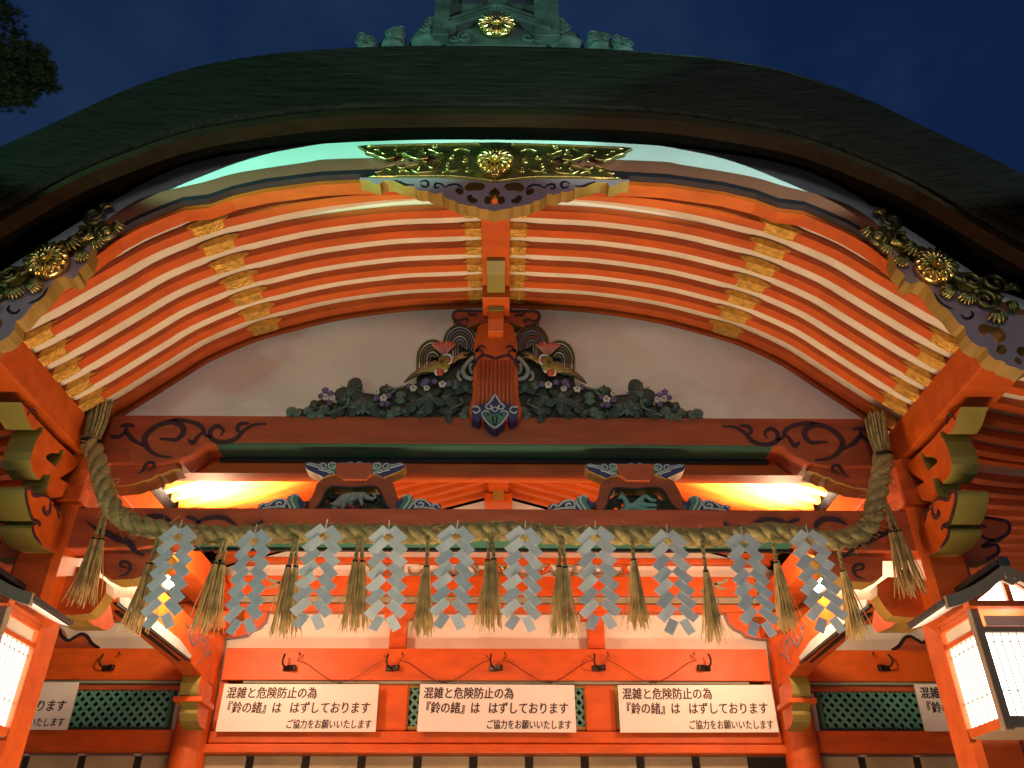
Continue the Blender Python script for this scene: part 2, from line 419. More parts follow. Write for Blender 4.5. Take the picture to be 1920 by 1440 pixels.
for s in (-1, 1):
    m.box(min(s*.08, s*.22), max(s*.08, s*.22), 3.075, 3.095, 6.36, 6.60)
m.build('ridge_recess_shade', BLACK, ridge)  # black slabs stand in for the shade inside a recess
chrysanthemum(MB(), (0.0, 3.08, 6.12), .118, .055).build('crest', GOLD, ridge, smooth=True)
def cloud_finial(cx, cz, r, seed):
    rnd = random.Random(seed); m = MB(); y = 3.12
    m.ball((cx, y+.03, cz-.02), (r*1.15, .08, r*.8), 14, 9)
    for k in range(4):
        ox, oz = (rnd.uniform(-.75, .75)*r, rnd.uniform(-.35, .6)*r); rr = r*rnd.uniform(.42, .62)
        m.ball((cx+ox, y, cz+oz), (rr, .07, rr), 12, 8)
        m.tube(to3(spiral((cx+ox, cz+oz), rr, rr*.25, rnd.uniform(0, 6), 1.6), y-.06), [rr*.2]*23, 6)
    m.ball((cx, y+.02, cz-r*.8), (r*1.3, .09, r*.5), 12, 8)
    return m
for k, (u, v, r) in enumerate([(693, 88, 19), (737, 77, 22), (806, 63, 30)]):
    for s in (-1, 1):
        x, z = P(u, v, 3.12); cloud_finial(s*abs(x), z-.01, r/1550*4.9, k*3+s).build('cloud_finial', PATINA, ridge, smooth=True)

# --- bargeboard
XB = 3.85
barge = band(MID, lambda x: interp(BOT, x)+.032, 3.295, 3.40, XB).build('bargeboard', BROWN, HALL)
band(lambda x: interp(TOP, x)+.03, MID, 3.31, 3.405, XB).build('white_upper_board', WHITE, barge)
band(lambda x: interp(BOT, x)+.032, lambda x: interp(BOT, x), 3.283, 3.40, XB).build('black_edge', BLACK, barge)
band(lambda x: interp(BOT, x), lambda x: interp(BOT, x)-.03, 3.325, 3.41, XB).build('lower_board', VERM, barge)

# --- gilt plate at the apex
def both(pts): return [(x, z) for x, z in pts]
Yp = 3.262
pl = [(925, 266), (795, 268), (690, 271), (669, 273), (679, 278), (684, 286), (697, 289), (708, 296), (722, 299), (736, 297), (741, 290), (752, 288), (765, 293), (776, 297), (789, 300), (799, 298), (804, 290), (813, 290), (818, 297), (813, 306), (806, 309), (797, 303), (787, 304), (779, 309), (768, 309), (757, 313), (749, 316), (742, 312), (737, 307), (725, 311), (714, 315), (707, 322), (702, 327), (690, 333), (790, 332), (850, 334), (890, 338), (925, 342)]
L = [(min(x, 0), z) for x, z in PP(pl, Yp)]; L[0] = (0, L[0][1]); L[-1] = (0, L[-1][1])
off = P(925, 300, Yp)[0]
L = [(x-off*(1-abs(x)), z) for x, z in PP(pl, Yp)]; L[0] = (0, L[0][1]); L[-1] = (0, L[-1][1])
full = L+[(-x, z) for x, z in L[-2:0:-1]]
plate = MB().prism(full, Yp, 3.285).build('gilt_plate', GOLDD, HALL, bevel=.004)
m = MB()
def relief(pts, r=.006, Y=Yp):
    q = cr_spline([(x-off, z) for x, z in PP(pts, Y)], 5)
    m.tube([(x, Y-.002, z) for x, z in q], r, 6); m.tube([(-x, Y-.002, z) for x, z in q], r, 6)
for ln in [[(684, 275), (760, 272), (860, 270), (895, 270)], [(688, 331), (790, 330), (850, 331), (895, 336), (922, 340)],
           [(679, 278), (686, 285), (698, 288), (710, 295), (724, 298), (738, 295)], [(741, 289), (754, 287), (768, 294), (784, 299), (800, 297)],
           [(704, 325), (712, 318), (722, 313), (738, 309)], [(742, 312), (752, 316), (764, 312), (780, 309), (788, 303), (797, 304)],
           [(760, 286), (770, 280), (778, 277)], [(800, 280), (810, 283), (818, 287), (828, 287)],
           [(826, 324), (838, 321), (846, 317)], [(768, 318), (778, 323), (792, 324), (808, 322), (822, 315)],
           [(800, 312), (808, 315), (818, 308), (824, 302)], [(848, 283), (858, 279), (870, 280), (877, 284)],
           [(832, 316), (842, 321), (854, 320), (861, 315)], [(700, 323), (712, 322), (722, 317), (730, 318)], [(700, 281), (708, 281), (716, 288), (728, 283)],
           [(745, 322), (756, 320), (764, 323)], [(818, 302), (826, 296), (836, 286)], [(780, 290), (790, 287), (796, 288)]]:
    relief(ln)
for (u, v, r, a, t) in [(870, 300, 10, 1.5, 1.3), (874, 318, 9, .4, -1.3), (845, 294, 8, 3, 1.1), (812, 275, 6, 0, 1.2), (836, 310, 6, 2, -1.1), (790, 281, 6, 2.5, 1.1), (783, 316, 5, 1, 1.1), (740, 280, 5, 1, 1.2), (752, 300, 4, 1, 1.2)]:
    q = spiral(P(u, v, Yp), r/380, r/1500, a, t)
    m.tube([(x-off, Yp-.002, z) for x, z in q], .0055, 6); m.tube([(off-x, Yp-.002, z) for x, z in q], .0055, 6)
m.build('relief_scroll', GOLD, plate, smooth=True)
cz0 = P(925, 300, 3.22)[1]
chrysanthemum(MB(), (0, 3.265, cz0-.005), .105, .085).build('crest', GOLD, plate, smooth=True)

# --- carved pendant under the apex
Yg = 3.268
pg = [(925, 336), (800, 333), (674, 333), (674, 337), (690, 338), (698, 344), (711, 346), (716, 339), (736, 339), (750, 345), (765, 350), (775, 350), (778, 355), (789, 358), (799, 357), (805, 361), (815, 364), (826, 361), (830, 368), (839, 374), (850, 376), (857, 382), (867, 383), (875, 386), (888, 387), (896, 391), (912, 393), (925, 397)]
L = [(x-off*(1-abs(x)), z) for x, z in PP(pg, Yg)]; L[0] = (0, L[0][1]); L[-1] = (0, L[-1][1])
full = L+[(-x, z) for x, z in L[-2:0:-1]]
def drop(c, w, h, n=10):
    return [(c[0]+w*math.sin(t)*(.55+.45*math.cos(t/2)), c[1]+h*math.cos(t)) for t in [2*math.pi*i/n for i in range(n)]]
k = 1550/4.75 * .92   # px per metre there
def hp(u, v): x, z = P(u, v, Yg); return (x-off, z)
holes = []
h = cr_spline([hp(925, 351), hp(915, 359), hp(914, 365), hp(918, 369), hp(908, 368), hp(904, 376), hp(909, 383), hp(918, 381), hp(925, 383)], 3)
h = [(min(x, -.0), z) for x, z in h]; holes.append(h+[(-x, z) for x, z in h[-2:0:-1]])
for pts in ([(872, 368), (880, 365), (884, 371), (892, 374), (891, 379), (882, 381), (875, 377)], [(868, 351), (876, 343), (890, 342), (904, 345), (906, 351), (899, 357), (888, 357), (880, 358), (872, 358)], [(850, 357), (855, 352), (862, 355), (866, 360), (862, 365), (854, 363)]):
    q = cr_spline([hp(*p) for p in pts], 3, True); holes.append(q); holes.append([(-x, z) for x, z in q])
pend = MB().prism(full, Yg, 3.35, holes=holes, mi=0, side=1).build('carved_pendant', [GREYW, OCHRE], HALL)
m = MB(); m2 = MB()
for pts, w in (([(735, 338), (748, 343), (758, 347), (773, 347)], .012), ([(783, 343), (792, 339), (799, 343), (797, 350), (789, 350), (785, 346)], .012), ([(831, 352), (824, 346), (815, 344), (811, 350), (816, 353), (820, 350)], .012), ([(831, 352), (840, 347), (852, 346), (860, 350), (866, 357)], .012)):
    q = [hp(*p) for p in pts]; m.stroke(q, w, Yg, .004); m2.stroke([(-x, z) for x, z in q], w, Yg, .004)
m.build('painted_scroll', BLACK, pend); m2.build('painted_scroll', BLACK, pend)

# --- side gilt ornaments and side pendants on the bargeboard
def side_gilt(s):
    m = MB(); Y = 3.255
    base = [(1612, 432), (1648, 398), (1662, 404), (1690, 425), (1740, 455), (1800, 490), (1860, 525), (1896, 548), (1902, 560), (1880, 590), (1856, 575), (1800, 548), (1745, 525), (1700, 492), (1660, 465), (1640, 452)]
    q = [(s*x, z) for x, z in PP(base, Y)]
    def sp(u, v, r, a, t, rad): 
        c = P(u, v, Y); c = (s*c[0], c[1])
        pts = [(c[0]+s*(x-0), c[1]+z) for x, z in spiral((0, 0), r/355, r/1300, a, t, 26)]
        m.tube([(x, Y-.012, z) for x, z in pts], [lerp(rad, rad*.5, i/26) for i in range(27)], 8)
    for a in [(1645, 447, 22, 0.6, -1.4, .016), (1668, 418, 21, -2.2, 1.3, .016), (1845, 565, 22, 2.3, -1.4, .016), (1862, 534, 22, -.6, 1.3, .016), (1690, 452, 17, 1, 1.1, .013), (1822, 528, 17, 3.5, -1.1, .013)]: sp(*a)
    def fan(u, v, ang, n, ln, spread=70):
        c = P(u, v, Y)
        for i in range(n):
            a = R(ang-spread/2+spread*i/(n-1)); l = ln/355*(1-.25*abs(i/(n-1)-.5)); r0 = l*.16
            p0 = (c[0], c[1]); pts = [(s*(p0[0]+math.cos(a)*l*t), Y-.01-.02*math.sin(math.pi*t), p0[1]+math.sin(a)*l*t) for t in (0, .25, .5, .75, 1)]
            m.tube(pts, [r0*.5, r0, r0*1.1, r0*.9, r0*.3], 6)
    for f in [(1636, 437, 185, 4, 26, 60), (1655, 407, 110, 4, 24, 80), (1668, 462, 215, 6, 26, 80), (1690, 484, 250, 6, 26, 70), (1718, 466, 200, 5, 30, 80), (1862, 585, 270, 5, 30, 80), (1884, 570, 300, 4, 26, 60), (1886, 543, 10, 5, 26, 70), (1812, 552, 250, 6, 28, 80), (1792, 545, 200, 6, 34, 50)]: fan(*f)
    c = cr_spline([P(u, v, Y) for u, v in [(1640, 440), (1700, 462), (1760, 500), (1820, 535), (1880, 560)]], 6)
    m.tube([(s*x, Y+.005, z) for x, z in c], .02, 6)
    o = m.build('gilt_scroll_ornament', GOLDD, HALL, smooth=True)
    x, z = P(1755, 498, 3.22); chrysanthemum(MB(), (s*x, 3.262, z), .108, .085).build('crest', GOLD, o, smooth=True)
    cc = cr_spline([P(u, v, 3.28) for u, v in [(1642, 438), (1700, 464), (1760, 502), (1820, 536), (1872, 558)]], 5); up, dn = [], []
    for q_, (xx, zz) in enumerate(cc):
        wv = .055+.018*math.sin(q_*1.9); up.append((s*(xx+.5*wv), zz+.85*wv)); dn.append((s*(xx-.5*wv), zz-.85*wv))
    mm = MB(); mm.prism(up+dn[::-1], 3.272, 3.285)
    mm.build('back_plate', GOLDD, o)
def side_pendant(s):
    Y = 3.268
    low = [(1679, 493), (1682, 503), (1697, 516), (1697, 526), (1707, 532), (1723, 528), (1736, 532), (1746, 543), (1755, 558), (1767, 572), (1782, 585), (1792, 599), (1800, 608), (1809, 612), (1812, 628), (1822, 641), (1837, 650), (1850, 652), (1854, 664), (1865, 674), (1881, 677), (1889, 685), (1904, 689), (1922, 696)]
    q = PP(low, Y); xe = q[-1][0]; more = [(2*xe-x, z-.30*(xe-x)*0-.0) for x, z in q[::-1][1:8]]
    up = [(x, interp(BOT, x)+.02) for x in [q[0][0]+i*.06 for i in range(int((more[-1][0]-q[0][0])/.06)+1)]]
    outline = [(s*x, z) for x, z in q+more+up[::-1]]
    def hq(pts): return [(s*x, z) for x, z in cr_spline(PP(pts, Y), 3, True)]
    hs = [hq([(1834, 618), (1838, 608), (1848, 607), (1860, 612), (1872, 613), (1884, 624), (1886, 635), (1874, 643), (1866, 640), (1862, 628), (1850, 624), (1842, 632)]),
          hq([(1868, 658), (1872, 648), (1882, 647), (1888, 655), (1884, 664), (1874, 664)]), hq([(1902, 676), (1906, 670), (1916, 676), (1912, 684)]), hq([(1906, 658), (1912, 650), (1924, 652), (1924, 664), (1914, 668)])]
    if s < 0: hs = [h[::-1] for h in hs]
    o = MB().prism(outline, Y, 3.36, holes=hs, mi=0, side=1).build('carved_pendant', [GREYW, OCHRE], HALL)
    m = MB()
    for pts, w in (([(1752, 550), (1760, 564), (1772, 574), (1787, 580)], .012), ([(1802, 590), (1808, 597), (1818, 597), (1824, 590), (1820, 583)], .014)):
        m.stroke([(s*x, z) for x, z in PP(pts, Y)], w, Y, .004)
    m.build('painted_scroll', BLACK, o)
for s in (1, -1): side_gilt(s); side_pendant(s)

# --- curved rafters of the porch gable, boards above
NR = 7
for i in range(NR+1):
    y1 = 3.53+.168*i; y0 = y1-.064
    if i == NR: y0, y1 = 4.575, 4.62
    r = band(lambda x: interp(RAFT, x)+.052, RAFT, y0, y1, 3.9, step=.06).build('rafter', VERM, HALL)
    if i < NR:
        for s in (-1, 1):
            # oval gilt sleeve in the middle, pointed sleeves at both ends
            def sleeve(xa, xb, shape):
                m = MB(); n = 14; rows = []
                for j in range(n+1):
                    t = j/n; x = lerp(xa, xb, t); z = interp(RAFT, x)
                    e = max(.02, math.sin(math.pi*t))**.42 if shape == 'oval' else 1
                    lo, hi = z+.021-.030*e, z+.021+.028*e
                    rows.append([(s*x, y1+.003, lo), (s*x, y0-.007, lo), (s*x, y0-.007, hi), (s*x, y0+.004, hi)])
                m.sheet(rows); m.f.append(tuple(range(len(m.v)-4, len(m.v)))); m.mi.append(0); m.f.append((3, 2, 1, 0)); m.mi.append(0)
                return m
            def toothed(xa, xb):
                m = MB()      # bracket-shaped end: three points towards xb
                zz = lambda x: interp(RAFT, x); A = []
                for e, h in ((0, -.007), (.70, -.007), (.86, .003), (.78, .011), (1.0, .022), (.78, .033), (.86, .042), (.70, .051), (0, .051)):
                    x = lerp(xa, xb, e); A.append((s*x, zz(x)+h))
                m.prism(A, y0-.006, y0+.003)
                m.box(min(s*xa, s*lerp(xa, xb, .8)), max(s*xa, s*lerp(xa, xb, .8)), y0-.004, y1+.003, 0, 0) if False else None
                rows = [[(s*x, y0-.005, interp(RAFT, x)-.0065), (s*x, y1+.003, interp(RAFT, x)-.0065), (s*x, y1+.003, interp(RAFT, x)+.002), (s*x, y0-.005, interp(RAFT, x)+.002)] for x in (xa, lerp(xa, xb, .35), lerp(xa, xb, .8))]
                m.sheet(rows, closed=True); return m
            xo = 1.62-.012*i
            sleeve(xo-.11, xo+.11, 'oval').build('gilt_sleeve', GILT, r)
            toothed(.085, .215).build('gilt_end_fitting', GILT, r)
            toothed(2.51, 2.37).build('gilt_end_fitting', GILT, r)
m = MB(); m.sheet([[(x, 3.42, interp(RAFT, x)+.053), (x, 4.62, interp(RAFT, x)+.053), (x, 4.74, interp(RAFT, x)+.053)] for x in xs])
for s in (-1, 1): m.sheet([[(s*x, 4.74, interp(RAFT, x)+.053), (s*x, 8.0, interp(RAFT, x)+.053)] for x in [2.7+.1*i for i in range(27)]])
for s in (-1, 1): MB().box(min(s*3.5, s*5.5), max(s*3.5, s*5.5), 4.76, 9.2, 4.03, 4.25).build('side_roof', BARK, HALL)
m.build('ceiling_board', CREAM, HALL)

# --- ridge purlin, side purlins
ridge_p = MB().box(-.088, .088, 3.36, 4.62, 5.09, 5.25).build('ridge_purlin', VERM, HALL, bevel=.004)
m = MB(); m.prism([(4.0, 5.088), (4.0, 5.06), (4.1, 5.03), (4.27, 5.02), (4.27, 5.088)], -.058, .058, 'x'); m.build('bracket_tip', OLIVE, ridge_p)
for s in (-1, 1):
    MB().box(min(s*2.51, s*2.76), max(s*2.51, s*2.76), 3.36, 8.2, 3.945, 4.16).build('side_purlin', VERM, HALL, bevel=.005)
# block under the ridge purlin
blk = MB().box(-.09, .09, 4.28, 4.60, 4.985, 5.088).build('ridge_block', VERM, HALL, bevel=.004)
m = MB(); m.prism([(4.40, 4.983), (4.37, 4.94), (4.375, 4.88), (4.40, 4.80), (4.56, 4.80), (4.56, 4.983)], -.052, .052, 'x', mi=0, side=0)
m.build('bracket_nose', VERM, blk, bevel=.004)
MB().box(-.05, .05, 4.362, 4.374, 4.945, 4.982).build('nose_tip', OLIVE, blk)

# --- gable wall
pts = [(x, interp(RAFT, x)+.02) for x in [2.42-.06*i for i in range(81)]]
MB().prism(pts+[(-2.42, 4.2), (2.42, 4.2)], 4.605, 4.68).build('gable_wall', PLASTER, HALL)

# --- king post with fluted front, cloud bracket, bottom motif
Yk = 4.47
kp = [(905, 606), (893, 630), (889, 650), (893, 668), (889, 690), (887, 740), (887, 783), (973, 783), (973, 740), (971, 690), (967, 668), (972, 650), (967, 630), (956, 606)]
kq = PP(kp, Yk); cxk = sum(p[0] for p in kq)/len(kq); kq = [(x-cxk, z) for x, z in kq]
king = MB().prism(cr_spline(kq, 4, True), Yk, 4.605).build('king_post', VERM, HALL, bevel=.008)
m = MB(); z0 = P(929, 778, Yk)[1]; z1 = P(929, 676, Yk)[1]
for i in range(9):
    x = lerp(-.105, .105, i/8); m.tube([(x, Yk+.002, z0), (x, Yk+.002, z1-.03*abs(i-4)/4*0)], .0135, 8)
m.build('fluting', VERMD, king, smooth=True)
m = MB()
for s in (-1, 1):
    q = [(s*(x), z) for x, z in PP([(886, 690), (893, 678), (903, 667), (913, 667), (922, 670), (929, 673)], Yk)]
    m.stroke([(x-s*cxk*0, z) for x, z in q], .02, Yk, .005, taper=False)
    m.stroke([(s*x, z) for x, z in PP([(903, 668), (905, 660), (896, 656), (893, 660), (900, 650), (908, 650), (911, 654)], Yk)], .018, Yk, .005)
m.build('painted_cloud', INK, king)
bot = [(929, 737), (936, 750), (950, 757), (965, 760), (972, 768), (972, 784), (958, 790), (951, 780), (945, 792), (935, 802), (929, 805)]
half = [(x-cxk, z) for x, z in PP(bot, 4.45)]; half[0] = (0, half[0][1]); half[-1] = (0, half[-1][1])
motif = MB().prism(half+[(-x, z) for x, z in half[-2:0:-1]], 4.45, 4.555).build('cloud_motif', NAVY, king)
m = MB(); mg = MB()
for s in (-1, 1):
    def Sx(pts): return [(s*(x-cxk), z) for x, z in PP(pts, 4.45)]
    m.stroke(Sx([(929, 739), (938, 754), (946, 762), (941, 768), (935, 764), (938, 760)]), .010, 4.45, .006, taper=False)
    m.stroke(Sx([(972, 764), (962, 763), (957, 770), (965, 775), (970, 771)]), .009, 4.45, .006, taper=False)
    m.stroke(Sx([(929, 803), (940, 795), (950, 783), (953, 775), (946, 771), (939, 775), (944, 780)]), .010, 4.45, .006, taper=False)
    m.stroke(Sx([(929, 773), (935, 768), (929, 763)]), .008, 4.45, .006, taper=False)
    m.stroke(Sx([(929, 800), (933, 788), (931, 778)]), .007, 4.45, .006, taper=False)
    mg.prism(Sx([(929, 800), (938, 793), (948, 782), (950, 776), (943, 773), (935, 776), (929, 782)]), 4.444, 4.452)
mg.build('green_fill', TEAL, motif)
m.build('pale_outline', PALE, motif)
wing = [(929, 582), (960, 583), (1000, 583), (1013, 590), (1012, 600), (1000, 610), (985, 614), (972, 608), (955, 604), (929, 604)]
half = [(x-cxk, z) for x, z in PP(wing, 4.50)]; half[0] = (0, half[0][1]); half[-1] = (0, half[-1][1])
cb = MB().prism(half+[(-x, z) for x, z in half[-2:0:-1]], 4.50, 4.605, mi=0, side=1).build('cloud_bracket', [VERMD, OCHRE], HALL)
m = MB()
for s in (-1, 1):
    def Sx(pts): return [(s*(x-cxk), z) for x, z in PP(pts, 4.50)]
    m.stroke(Sx([(955, 584), (985, 584), (1004, 584), (1012, 591), (1010, 600), (1000, 609), (985, 613)]), .02, 4.50, .005, taper=False)
    m.stroke(Sx([(1008, 600), (998, 602), (990, 598), (984, 602), (990, 606)]), .018, 4.50, .005)
    m.stroke(Sx([(985, 585), (980, 592), (972, 590), (966, 594)]), .018, 4.50, .005)
    m.build('painted_cloud', INK, cb); m = MB()

# --- phoenix and paulownia carvings beside the king post
def leaf_shape(c, r, ang, lobes=3):
    pts = []; n = 40
    for i in range(n):
        t = 2*math.pi*i/n; rr = r*(.42+.58*abs(math.cos(lobes*(t)/2))**1.25)
        rr *= 1 if math.cos(t) > -.75 else .75
        pts.append((c[0]+rr*math.cos(t+ang), c[1]+rr*math.sin(t+ang)))
    return pts
def carving(s):
    Y = 4.565; f = 4.8
    def G(zx, zy): x, z = P(530+zx/f, 570+zy/f, Y-.02); return (s*x if s < 0 else -x, z) if False else ((x if s < 0 else -x+.0), z)
    # dark ground that carries the relief
    o1 = [(20, 1000), (80, 940), (200, 930), (260, 880), (350, 840), (480, 880), (500, 800), (700, 780), (850, 800), (950, 760), (1100, 720), (1200, 700), (1215, 560), (1235, 410), (1330, 330), (1430, 350), (1465, 270), (1550, 205), (1700, 210), (1755, 300), (1720, 480), (1700, 700), (1712, 1005)]
    c = MB().prism([G(*p) for p in o1], Y, 4.606).build('phoenix_carving', BACKD, HALL)
    def leaf(zx, zy, r, ang, mat_, lobes=3, d=0):
        p = G(zx, zy); a = ang if s < 0 else math.pi-ang
        m = MB(); out = leaf_shape(p, r/f*.0031, a, lobes); y0 = Y-.025-d
        cen = (p[0], y0-.018, p[1]); n = len(out); vs = [cen]+[(x, y0, z) for x, z in out]+[(x, Y+.01, z) for x, z in out]
        fs = [(0, 1+i, 1+(i+1) % n) for i in range(n)]+[(1+i, 1+n+i, 1+n+(i+1) % n, 1+(i+1) % n) for i in range(n)]
        m.add(vs, fs); o = m.build('leaf', [mat_], c)
        v = MB()
        for k in range(lobes+2):
            t = a+(k-(lobes+1)/2)*R(150)/(lobes+1); rr = r/f*.0031*.85
            v.tube([(p[0]-math.cos(a)*rr*.5, y0-.010, p[1]-math.sin(a)*rr*.5), ((p[0]+math.cos(t)*rr*.3), y0-.019, p[1]+math.sin(t)*rr*.3), (p[0]+math.cos(t)*rr*.9, y0-.004, p[1]+math.sin(t)*rr*.9)], .003, 5)
        v2 = v; V.v += [] ; o2 = len(V.v); V.v += v2.v; V.f += [tuple(i+o2 for i in ff) for ff in v2.f]; V.mi += v2.mi
    V = MB()
    for a in [(620, 790, 170, 1.3, LEAFD, 3), (700, 900, 130, .2, LEAFD, 3), (800, 930, 120, -1.0, LEAFD, 3), (640, 930, 110, 2.6, LEAFD, 3), (1320, 870, 175, -1.57, LEAFD, 5, .02), (1200, 900, 120, -2.3, LEAFD, 3), (1470, 860, 130, -.6, LEAFD, 3), (1650, 760, 120, 1.57, LEAFD, 3), (290, 920, 70, 1.9, LEAFD, 2), (110, 975, 90, 2.9, LEAFL, 2), (250, 985, 85, 2.2, LEAFL, 2), (350, 975, 90, 1.0, LEAFL, 2), (990, 980, 90, .6, LEAFL, 2), (1060, 850, 85, 1.5, LEAFL, 2), (900, 990, 70, 2.8, LEAFD, 2), (1100, 980, 70, 2.5, LEAFD, 2), (1250, 985, 80, .4, LEAFD, 2), (1500, 980, 110, 2.7, LEAFD, 3), (1640, 985, 80, 1.0, LEAFL, 2), (930, 790, 80, 2.4, BACKD, 2), (1560, 730, 70, 1.2, LEAFL, 2), (480, 980, 90, .5, LEAFD, 2), (560, 870, 80, 3.0, LEAFD, 2)]: leaf(*a)
    for st in ([(400, 1000), (500, 960), (580, 920), (600, 850)], [(720, 1000), (730, 940), (745, 890)], [(720, 960), (670, 1000)], [(735, 960), (790, 1000)], [(930, 730), (1000, 770), (1100, 750)], [(900, 820), (960, 820), (1020, 780)], [(1500, 960), (1560, 930), (1620, 900), (1600, 860)]):
        q = cr_spline([G(*p) for p in st], 4); V.tube([(x, Y-.03, z) for x, z in q], .008, 6)
    V.build('leaf_vein', LEAFL, c, smooth=True)
    def flower(zx, zy, r, mat_):
        p = G(zx, zy); m = MB(); y = Y-.05
        for k in range(5):
            q = 2*math.pi*k/5+.3; m.ball((p[0]+r*.62*math.cos(q), y, p[1]+r*.62*math.sin(q)), (r*.5, .014, r*.5), 8, 5, 0)
        m.ball((p[0], y-.012, p[1]), r*.3, 8, 5, 1)
        m.build('flower', [mat_, OCHRE], c, smooth=True)
    for (zx, zy, r, mm) in [(390, 800, .022, LILAC), (350, 850, .018, LILAC), (440, 830, .022, LILAC), (400, 865, .020, PETAL), (455, 870, .019, PETAL), (430, 910, .018, LILAC), (855, 820, .017, PETAL), (850, 870, .020, LILAC), (915, 870, .025, PETAL), (955, 850, .020, LILAC), (900, 920, .018, LILAC), (950, 920, .016, LILAC), (1180, 780, .023, PETAL), (1140, 760, .018, LILAC), (1290, 720, .024, LILAC), (1300, 780, .02, PETAL), (1270, 750, .018, LILAC), (1370, 720, .018, LILAC), (1440, 745, .024, PETAL), (1500, 740, .02, LILAC)]: flower(zx, zy, r, mm)
    # tail plumes: nested arcs in bands of colour
    def plume(cen, r0, n, a0, a1, mats_, ys, sq=1.25):
        for k in range(n):
            r = r0*(1-k/(n+.8)); m = MB(); pts = []
            for j in range(20):
                t = lerp(a0, a1, j/19); x = cen[0]+r*math.cos(t)*.0; 
                zx = cen[0]+r*math.cos(t); zy = cen[1]-r*sq*math.sin(t)
                q = G(zx, zy); pts.append((q[0], ys-.004*(k % 2), q[1]))
            for j in range(4):
                zx, zy = cen[0]+r*math.cos(a0)+j*0, cen[1]-r*sq*math.sin(a0)+30*(j+1); q = G(zx, zy); pts.insert(0, (q[0], ys, q[1]))
            m.tube(pts, .0078, 6); m.build('tail_plume', mats_[k % len(mats_)], c, smooth=True)
    plume((1352, 515), 142, 12, 3.25, .5, [OLIVE, BACKD, PETAL, BACKD, FEATH, BACKD], Y-.035)
    plume((1598, 392), 152, 13, 3.3, -.35, [OLIVE, BACKD, PETAL if s < 0 else REDP, BACKD, GREYA, NAVY], Y-.04)
    m = MB(); q = cr_spline([G(*p) for p in [(1720, 500), (1660, 560), (1625, 620), (1650, 680), (1715, 700)]], 5); m.tube([(x, Y-.05, z) for x, z in q], .016, 7)
    q = cr_spline([G(*p) for p in [(1700, 560), (1690, 600), (1700, 640), (1715, 645)]], 5); m.tube([(x, Y-.05, z) for x, z in q], .011, 7)
    q = cr_spline([G(*p) for p in [(1590, 630), (1580, 680), (1610, 710)]], 5); m.tube([(x, Y-.05, z) for x, z in q], .011, 7); m.build('tail_streamer', GREYA, c, smooth=True)
    # wings
    for (root_, tips) in (((1400, 600), [(1095, 725), (1108, 705), (1125, 685), (1145, 665), (1165, 650), (1190, 632), (1215, 615), (1240, 600), (1265, 588), (1290, 578)]), ((1530, 540), [(1690, 430), (1690, 455), (1690, 480), (1680, 500), (1660, 520)])):
        m = MB()
        for k, t in enumerate(tips):
            a, b = G(root_[0]+5*k, root_[1]+8*(3-.7*k)), G(*t)
            m.tube([(a[0], Y-.062-.004*(k % 2), a[1]), ((a[0]+b[0])/2, Y-.077-.005*(k % 2), (a[1]+b[1])/2+.008), (b[0], Y-.045, b[1])], [.011, .0095, .005], 6, 0 if k % 2 else 3)
        for k in range(12):
            t = k/11; p = G(lerp(root_[0], tips[2][0], .15+.45*t), lerp(root_[1], tips[2][1], .15+.45*t)-6+(k % 3)*10); m.ball((p[0], Y-.078, p[1]), (.011, .008, .008), 7, 5, 2)
        m.build('wing', [FEATH, GREYW, OCHRE, BACKD], c, smooth=True)
    # crest fan like a heart
    m = MB(); b = G(1455, 505)
    for k in range(13):
        t = (k-6)/6; L_ = 138*(1-.18*(1-abs(t)) if abs(t) < .25 else 1-.12*abs(t)); a = G(1455+t*102, 505-L_*math.cos(t*.55))
        m.tube([(b[0], Y-.07, b[1]), ((a[0]+b[0])/2, Y-.085, (a[1]+b[1])/2), (a[0], Y-.065, a[1])], [.008, .0115, .009], 6, 0 if k % 2 else 1)
    m.build('crest_fan', [REDP, mat_pink], c, smooth=True)
    # body, neck and head as one skinned surface
    sk = bpy.data.meshes.new('phoenix_body'); J = [(1300, 640), (1360, 620), (1420, 610), (1440, 650), (1470, 620), (1490, 570), (1515, 545), (1550, 560)]
    vv = [(G(*p)[0], Y-.07-(.02 if 2 <= i <= 5 else 0), G(*p)[1]) for i, p in enumerate(J)]
    sk.from_pydata(vv, [(i, i+1) for i in range(len(J)-1)], []); o = bpy.data.objects.new('phoenix_body', sk); COL.objects.link(o); sk.materials.append(OLIVE)
    md = o.modifiers.new('skin', 'SKIN'); o.modifiers.new('sub', 'SUBSURF').render_levels = 1
    for i, r in enumerate([.018, .028, .038, .040, .034, .027, .024, .007]): sk.skin_vertices[0].data[i].radius = (r, r)
    sk.skin_vertices[0].data[0].use_root = True; attach(o, c)
    m = MB(); p = G(1425, 668); m.ball((p[0], Y-.098, p[1]), (.026, .02, .03)); m.build('red_breast', REDP, c, smooth=True); m = MB(); p = G(1490, 570); m.ball((p[0], Y-.10, p[1]), (.022, .014, .018)); m.build('red_cheek', REDP, c, smooth=True)
    m = MB(); p = G(1395, 655); m.ball((p[0], Y-.085, p[1]), (.018, .015, .032)); p = G(1460, 650); m.ball((p[0], Y-.09, p[1]), (.022, .014, .014))
    q = cr_spline([G(*z) for z in [(1450, 530), (1500, 520), (1525, 550), (1520, 590), (1495, 605)]], 4); m.tube([(x, Y-.105, z) for x, z in q], .006, 6); m.build('pale_plumage', PETAL, c, smooth=True)
    m = MB()
    for k in range(4):
        q = cr_spline([G(*z) for z in [(1495, 545+8*k), (1455, 530+10*k), (1425, 540+10*k), (1410, 555+10*k)]], 4); m.tube([(x, Y-.1, z) for x, z in q], .004, 5)
    m.build('head_plume', OLIVE, c, smooth=True)
